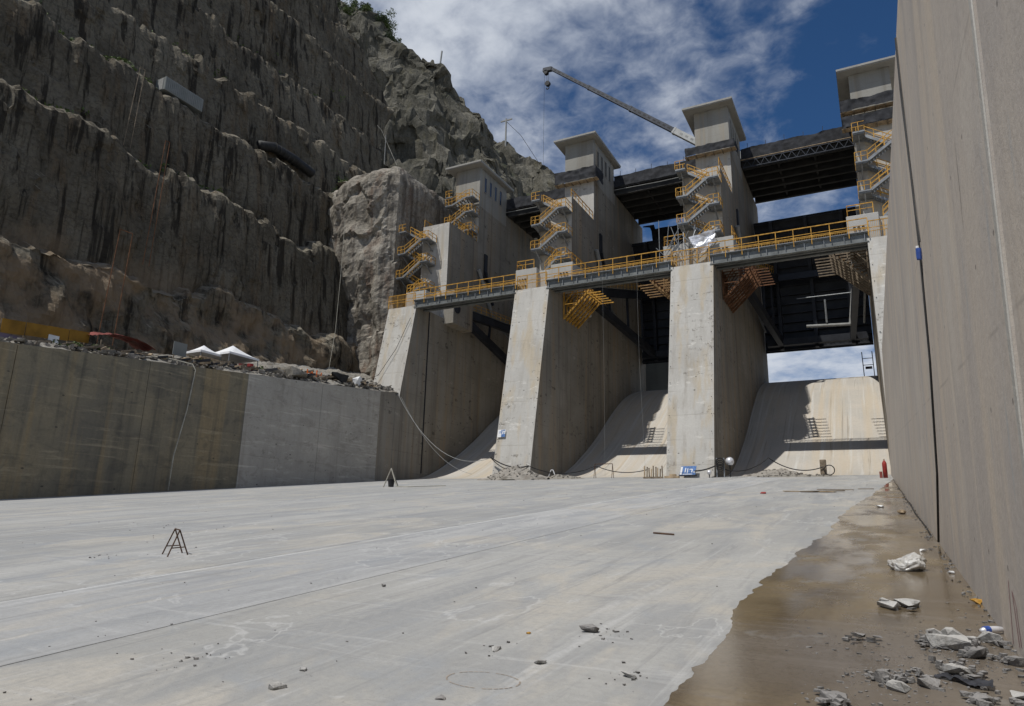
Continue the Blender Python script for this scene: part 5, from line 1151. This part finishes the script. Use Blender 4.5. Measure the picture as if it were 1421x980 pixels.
# tripod by the left wall end
t = thing('tripod', 'pale tripod with a dark bucket standing by the left wall end', 'tripod', (-36.2, 47.4, FZ(47.4)))
ap = (-36.5, 47.6, FZ(47.5) + 1.55)
for (x, y) in ((-36.9, 47.2), (-35.6, 47.3), (-36.2, 48.3)): MB().tube([ap, fl_(x, y)], .045, 6).build('leg', M_pvc, t)
MB().tube([fl_(-36.35, 47.5, .02), fl_(-36.35, 47.5, .62)], [.22, .30], 12).build('bucket', M_black, t)
tag(MB().tube([fl_(-35.6, 47.3, .05), fl_(-34.3, 47.0, .03), fl_(-33.6, 48.2, .03), fl_(-32.2, 49.5, .03)], .035, 5).build('hose', M_pvc), 'pale hose trailing on the floor from the tripod', 'hose')

# ------------------------------------------------------------------ cables and ropes
def sagged(a, b, sag, n=16): a, b = Vector(a), Vector(b); return [a.lerp(b, i / n) - Vector((0, 0, sag * 4 * (i / n) * (1 - i / n))) for i in range(n + 1)]
def cable(pts, r, lb, mat=M_rubber, nm='cable'): return tag(MB().tube(pts, r, 5).build(nm, mat), lb, 'cable')
cable(sagged((-53.7, 70.6, 17.3), (-38.95, 69.3, 9.0), 3.2), .032, 'thicker grey cable sagging from the left wall end to the second pier', M_pipe)
cable(sagged((-53.6, 71, 17.2), (-43.5, 72.4, 7.4), 2.0), .022, 'thin cable sagging from the left wall end to the ramp', M_pipe)
cable(sagged((-38.95, 68.9, 9.0), (-34.0, 68.7, 7.9), .55), .07, 'black hose looped across the foot of the second pier')
cable(sagged((-38.95, 68.9, 8.95), (-34.0, 68.68, 7.8), .9), .05, 'second thinner hose looped across the second pier foot')
cable(sagged((-34.0, 68.7, 7.9), (-27.0, 70.6, 7.9), .8) + sagged((-27.0, 70.6, 8.0), (-20.6, 68.6, 7.3), .5)[1:], .045, 'dark hose sagging across the middle ramp foot')
cable(sagged((-15.9, 68.55, 7.1), (-13.9, 68.8, 7.6), .12), .07, 'black hose between the blue board and the hose rack')
cable(sagged((-13.5, 69.2, 7.4), (-9.4, 71.5, 8.5), .7) + sagged((-9.4, 71.5, 8.5), (-4.6, 72, 7.6), .7)[1:], .05, 'dark hose looped across the right ramp foot')
cable([(-34.3, 74, 36), (-34.3, 72.5, 20), (-34.2, 71, 7.2)], .0, 'x') if False else None
tag(MB().tube([(-27.0, 73.4, 31), (-26.9, 73.4, 20), (-26.8, 73.2, 7)], .008, 5).build('rope', M_pipe), 'left of two thin ropes hanging from the footbridge in the middle bay', 'rope')
tag(MB().tube([(-22.8, 73.4, 31), (-22.7, 73.4, 20), (-22.2, 73.2, 7)], .008, 5).build('rope', M_pipe), 'right of two thin ropes hanging from the footbridge in the middle bay', 'rope')
tag(MB().tube([(-59.1, 74.3, 30), (-58.2, 73.5, 27), (-56.6, 71.9, 21), (-55.4, 71.2, 17.6)], .0, 5).build('x', M_pvc), 'x', 'x') if False else None
cable([(-54.6, 73.3, 28.6), (-56.0, 72.4, 24.2), (-58.0, 71.5, 20.5), (-60.5, 70, 19.2)], .035, 'thin cable draped diagonally over the leftmost pier nose')
# cable down the right wall with a blue plug box
def wp(y, h, o=.02): return (rx(h) - o, y, FZ(y) + h)
tag(MB().tube([wp(16.5, .05), wp(15.3, 1.4), wp(14.6, 3.5), wp(14.7, 5.6), wp(15.3, 7.6), wp(16.2, 9.9), wp(16.4, 11.45), (rx(RWH) + .5, 16.4, FZ(16) + RWH + .08)], .02, 6).build('cable', M_rubber), 'black cable hanging down the right wall past the blue plugs', 'cable')
tag(MB().tube([wp(14.45, 5.8), wp(14.7, 6.4, .03), wp(15.4, 8.0), wp(16.3, 11.4)], .012, 6).build('cable', M_rubber), 'second thin cable beside the blue plugs on the right wall', 'cable')
t = thing('plug_box', 'pair of blue electrical plugs hanging on the right wall', 'plug', wp(14.6, 5.6))
MB().tube([wp(14.75, 5.75, .05), wp(14.72, 5.56, .05)], .036, 10).build('plug', M_blue, t); MB().tube([wp(14.5, 5.68, .05), wp(14.5, 5.46, .05)], .044, 10).build('socket', M_bluebox, t); MB().tube([wp(14.75, 5.80, .05), wp(14.75, 5.75, .05)], .03, 10).build('cap', M_white, t)
# thin dark tube standing in for the seam at the wall foot
ys = np.arange(18, 60, .5); tag(MB().tube([(rx(0) - .06 + .015 * math.sin(y * .7), y, FZ(y) + .02) for y in ys], .016, 5).build('hose', M_rubber), 'thin dark seam line along the foot of the right wall', 'hose')  # stand-in for the dark wall-foot seam, no hose lies here
# faint chalk ring drawn on the floor
ring = MB(); n = 40
for i in range(n):
    a0, a1 = 2 * math.pi * i / n, 2 * math.pi * (i + .8) / n
    if i % 7 == 3: continue
    q = []
    for a, r_ in ((a0, .32), (a1, .32), (a1, .335), (a0, .335)): x = -3.04 + r_ * math.cos(a) * 1.0; y = 5.36 + r_ * math.sin(a) * .62; q.append((x, y, FZ(y) + .004))
    ring.add(q, [(0, 1, 2, 3)])
tag(ring.build('chalk_marks', plain('faded_orange_chalk', (.36, .30, .245), .9, 0, .2, 20)), 'faint reddish chalk ring drawn on the dry floor at the bottom', 'marking', kind='stuff')
# red graffiti strokes low on the right wall
gm = MB()
for (ya, ha, yb, hb) in ((7.95, .62, 8.05, .05), (7.8, .55, 7.7, .1), (7.66, .42, 7.6, .12), (7.8, .55, 7.62, .42)):
    a, b_ = wp(ya, ha, .004), wp(yb, hb, .004); gm.add([a, b_, (b_[0], b_[1] + .02, b_[2]), (a[0], a[1] + .02, a[2])], [(0, 1, 2, 3)])
tag(gm.build('paint_mark', plain('red_spray', (.30, .10, .12), .8, 0, .2, 20)), 'thin red paint strokes low on the right wall', 'marking')
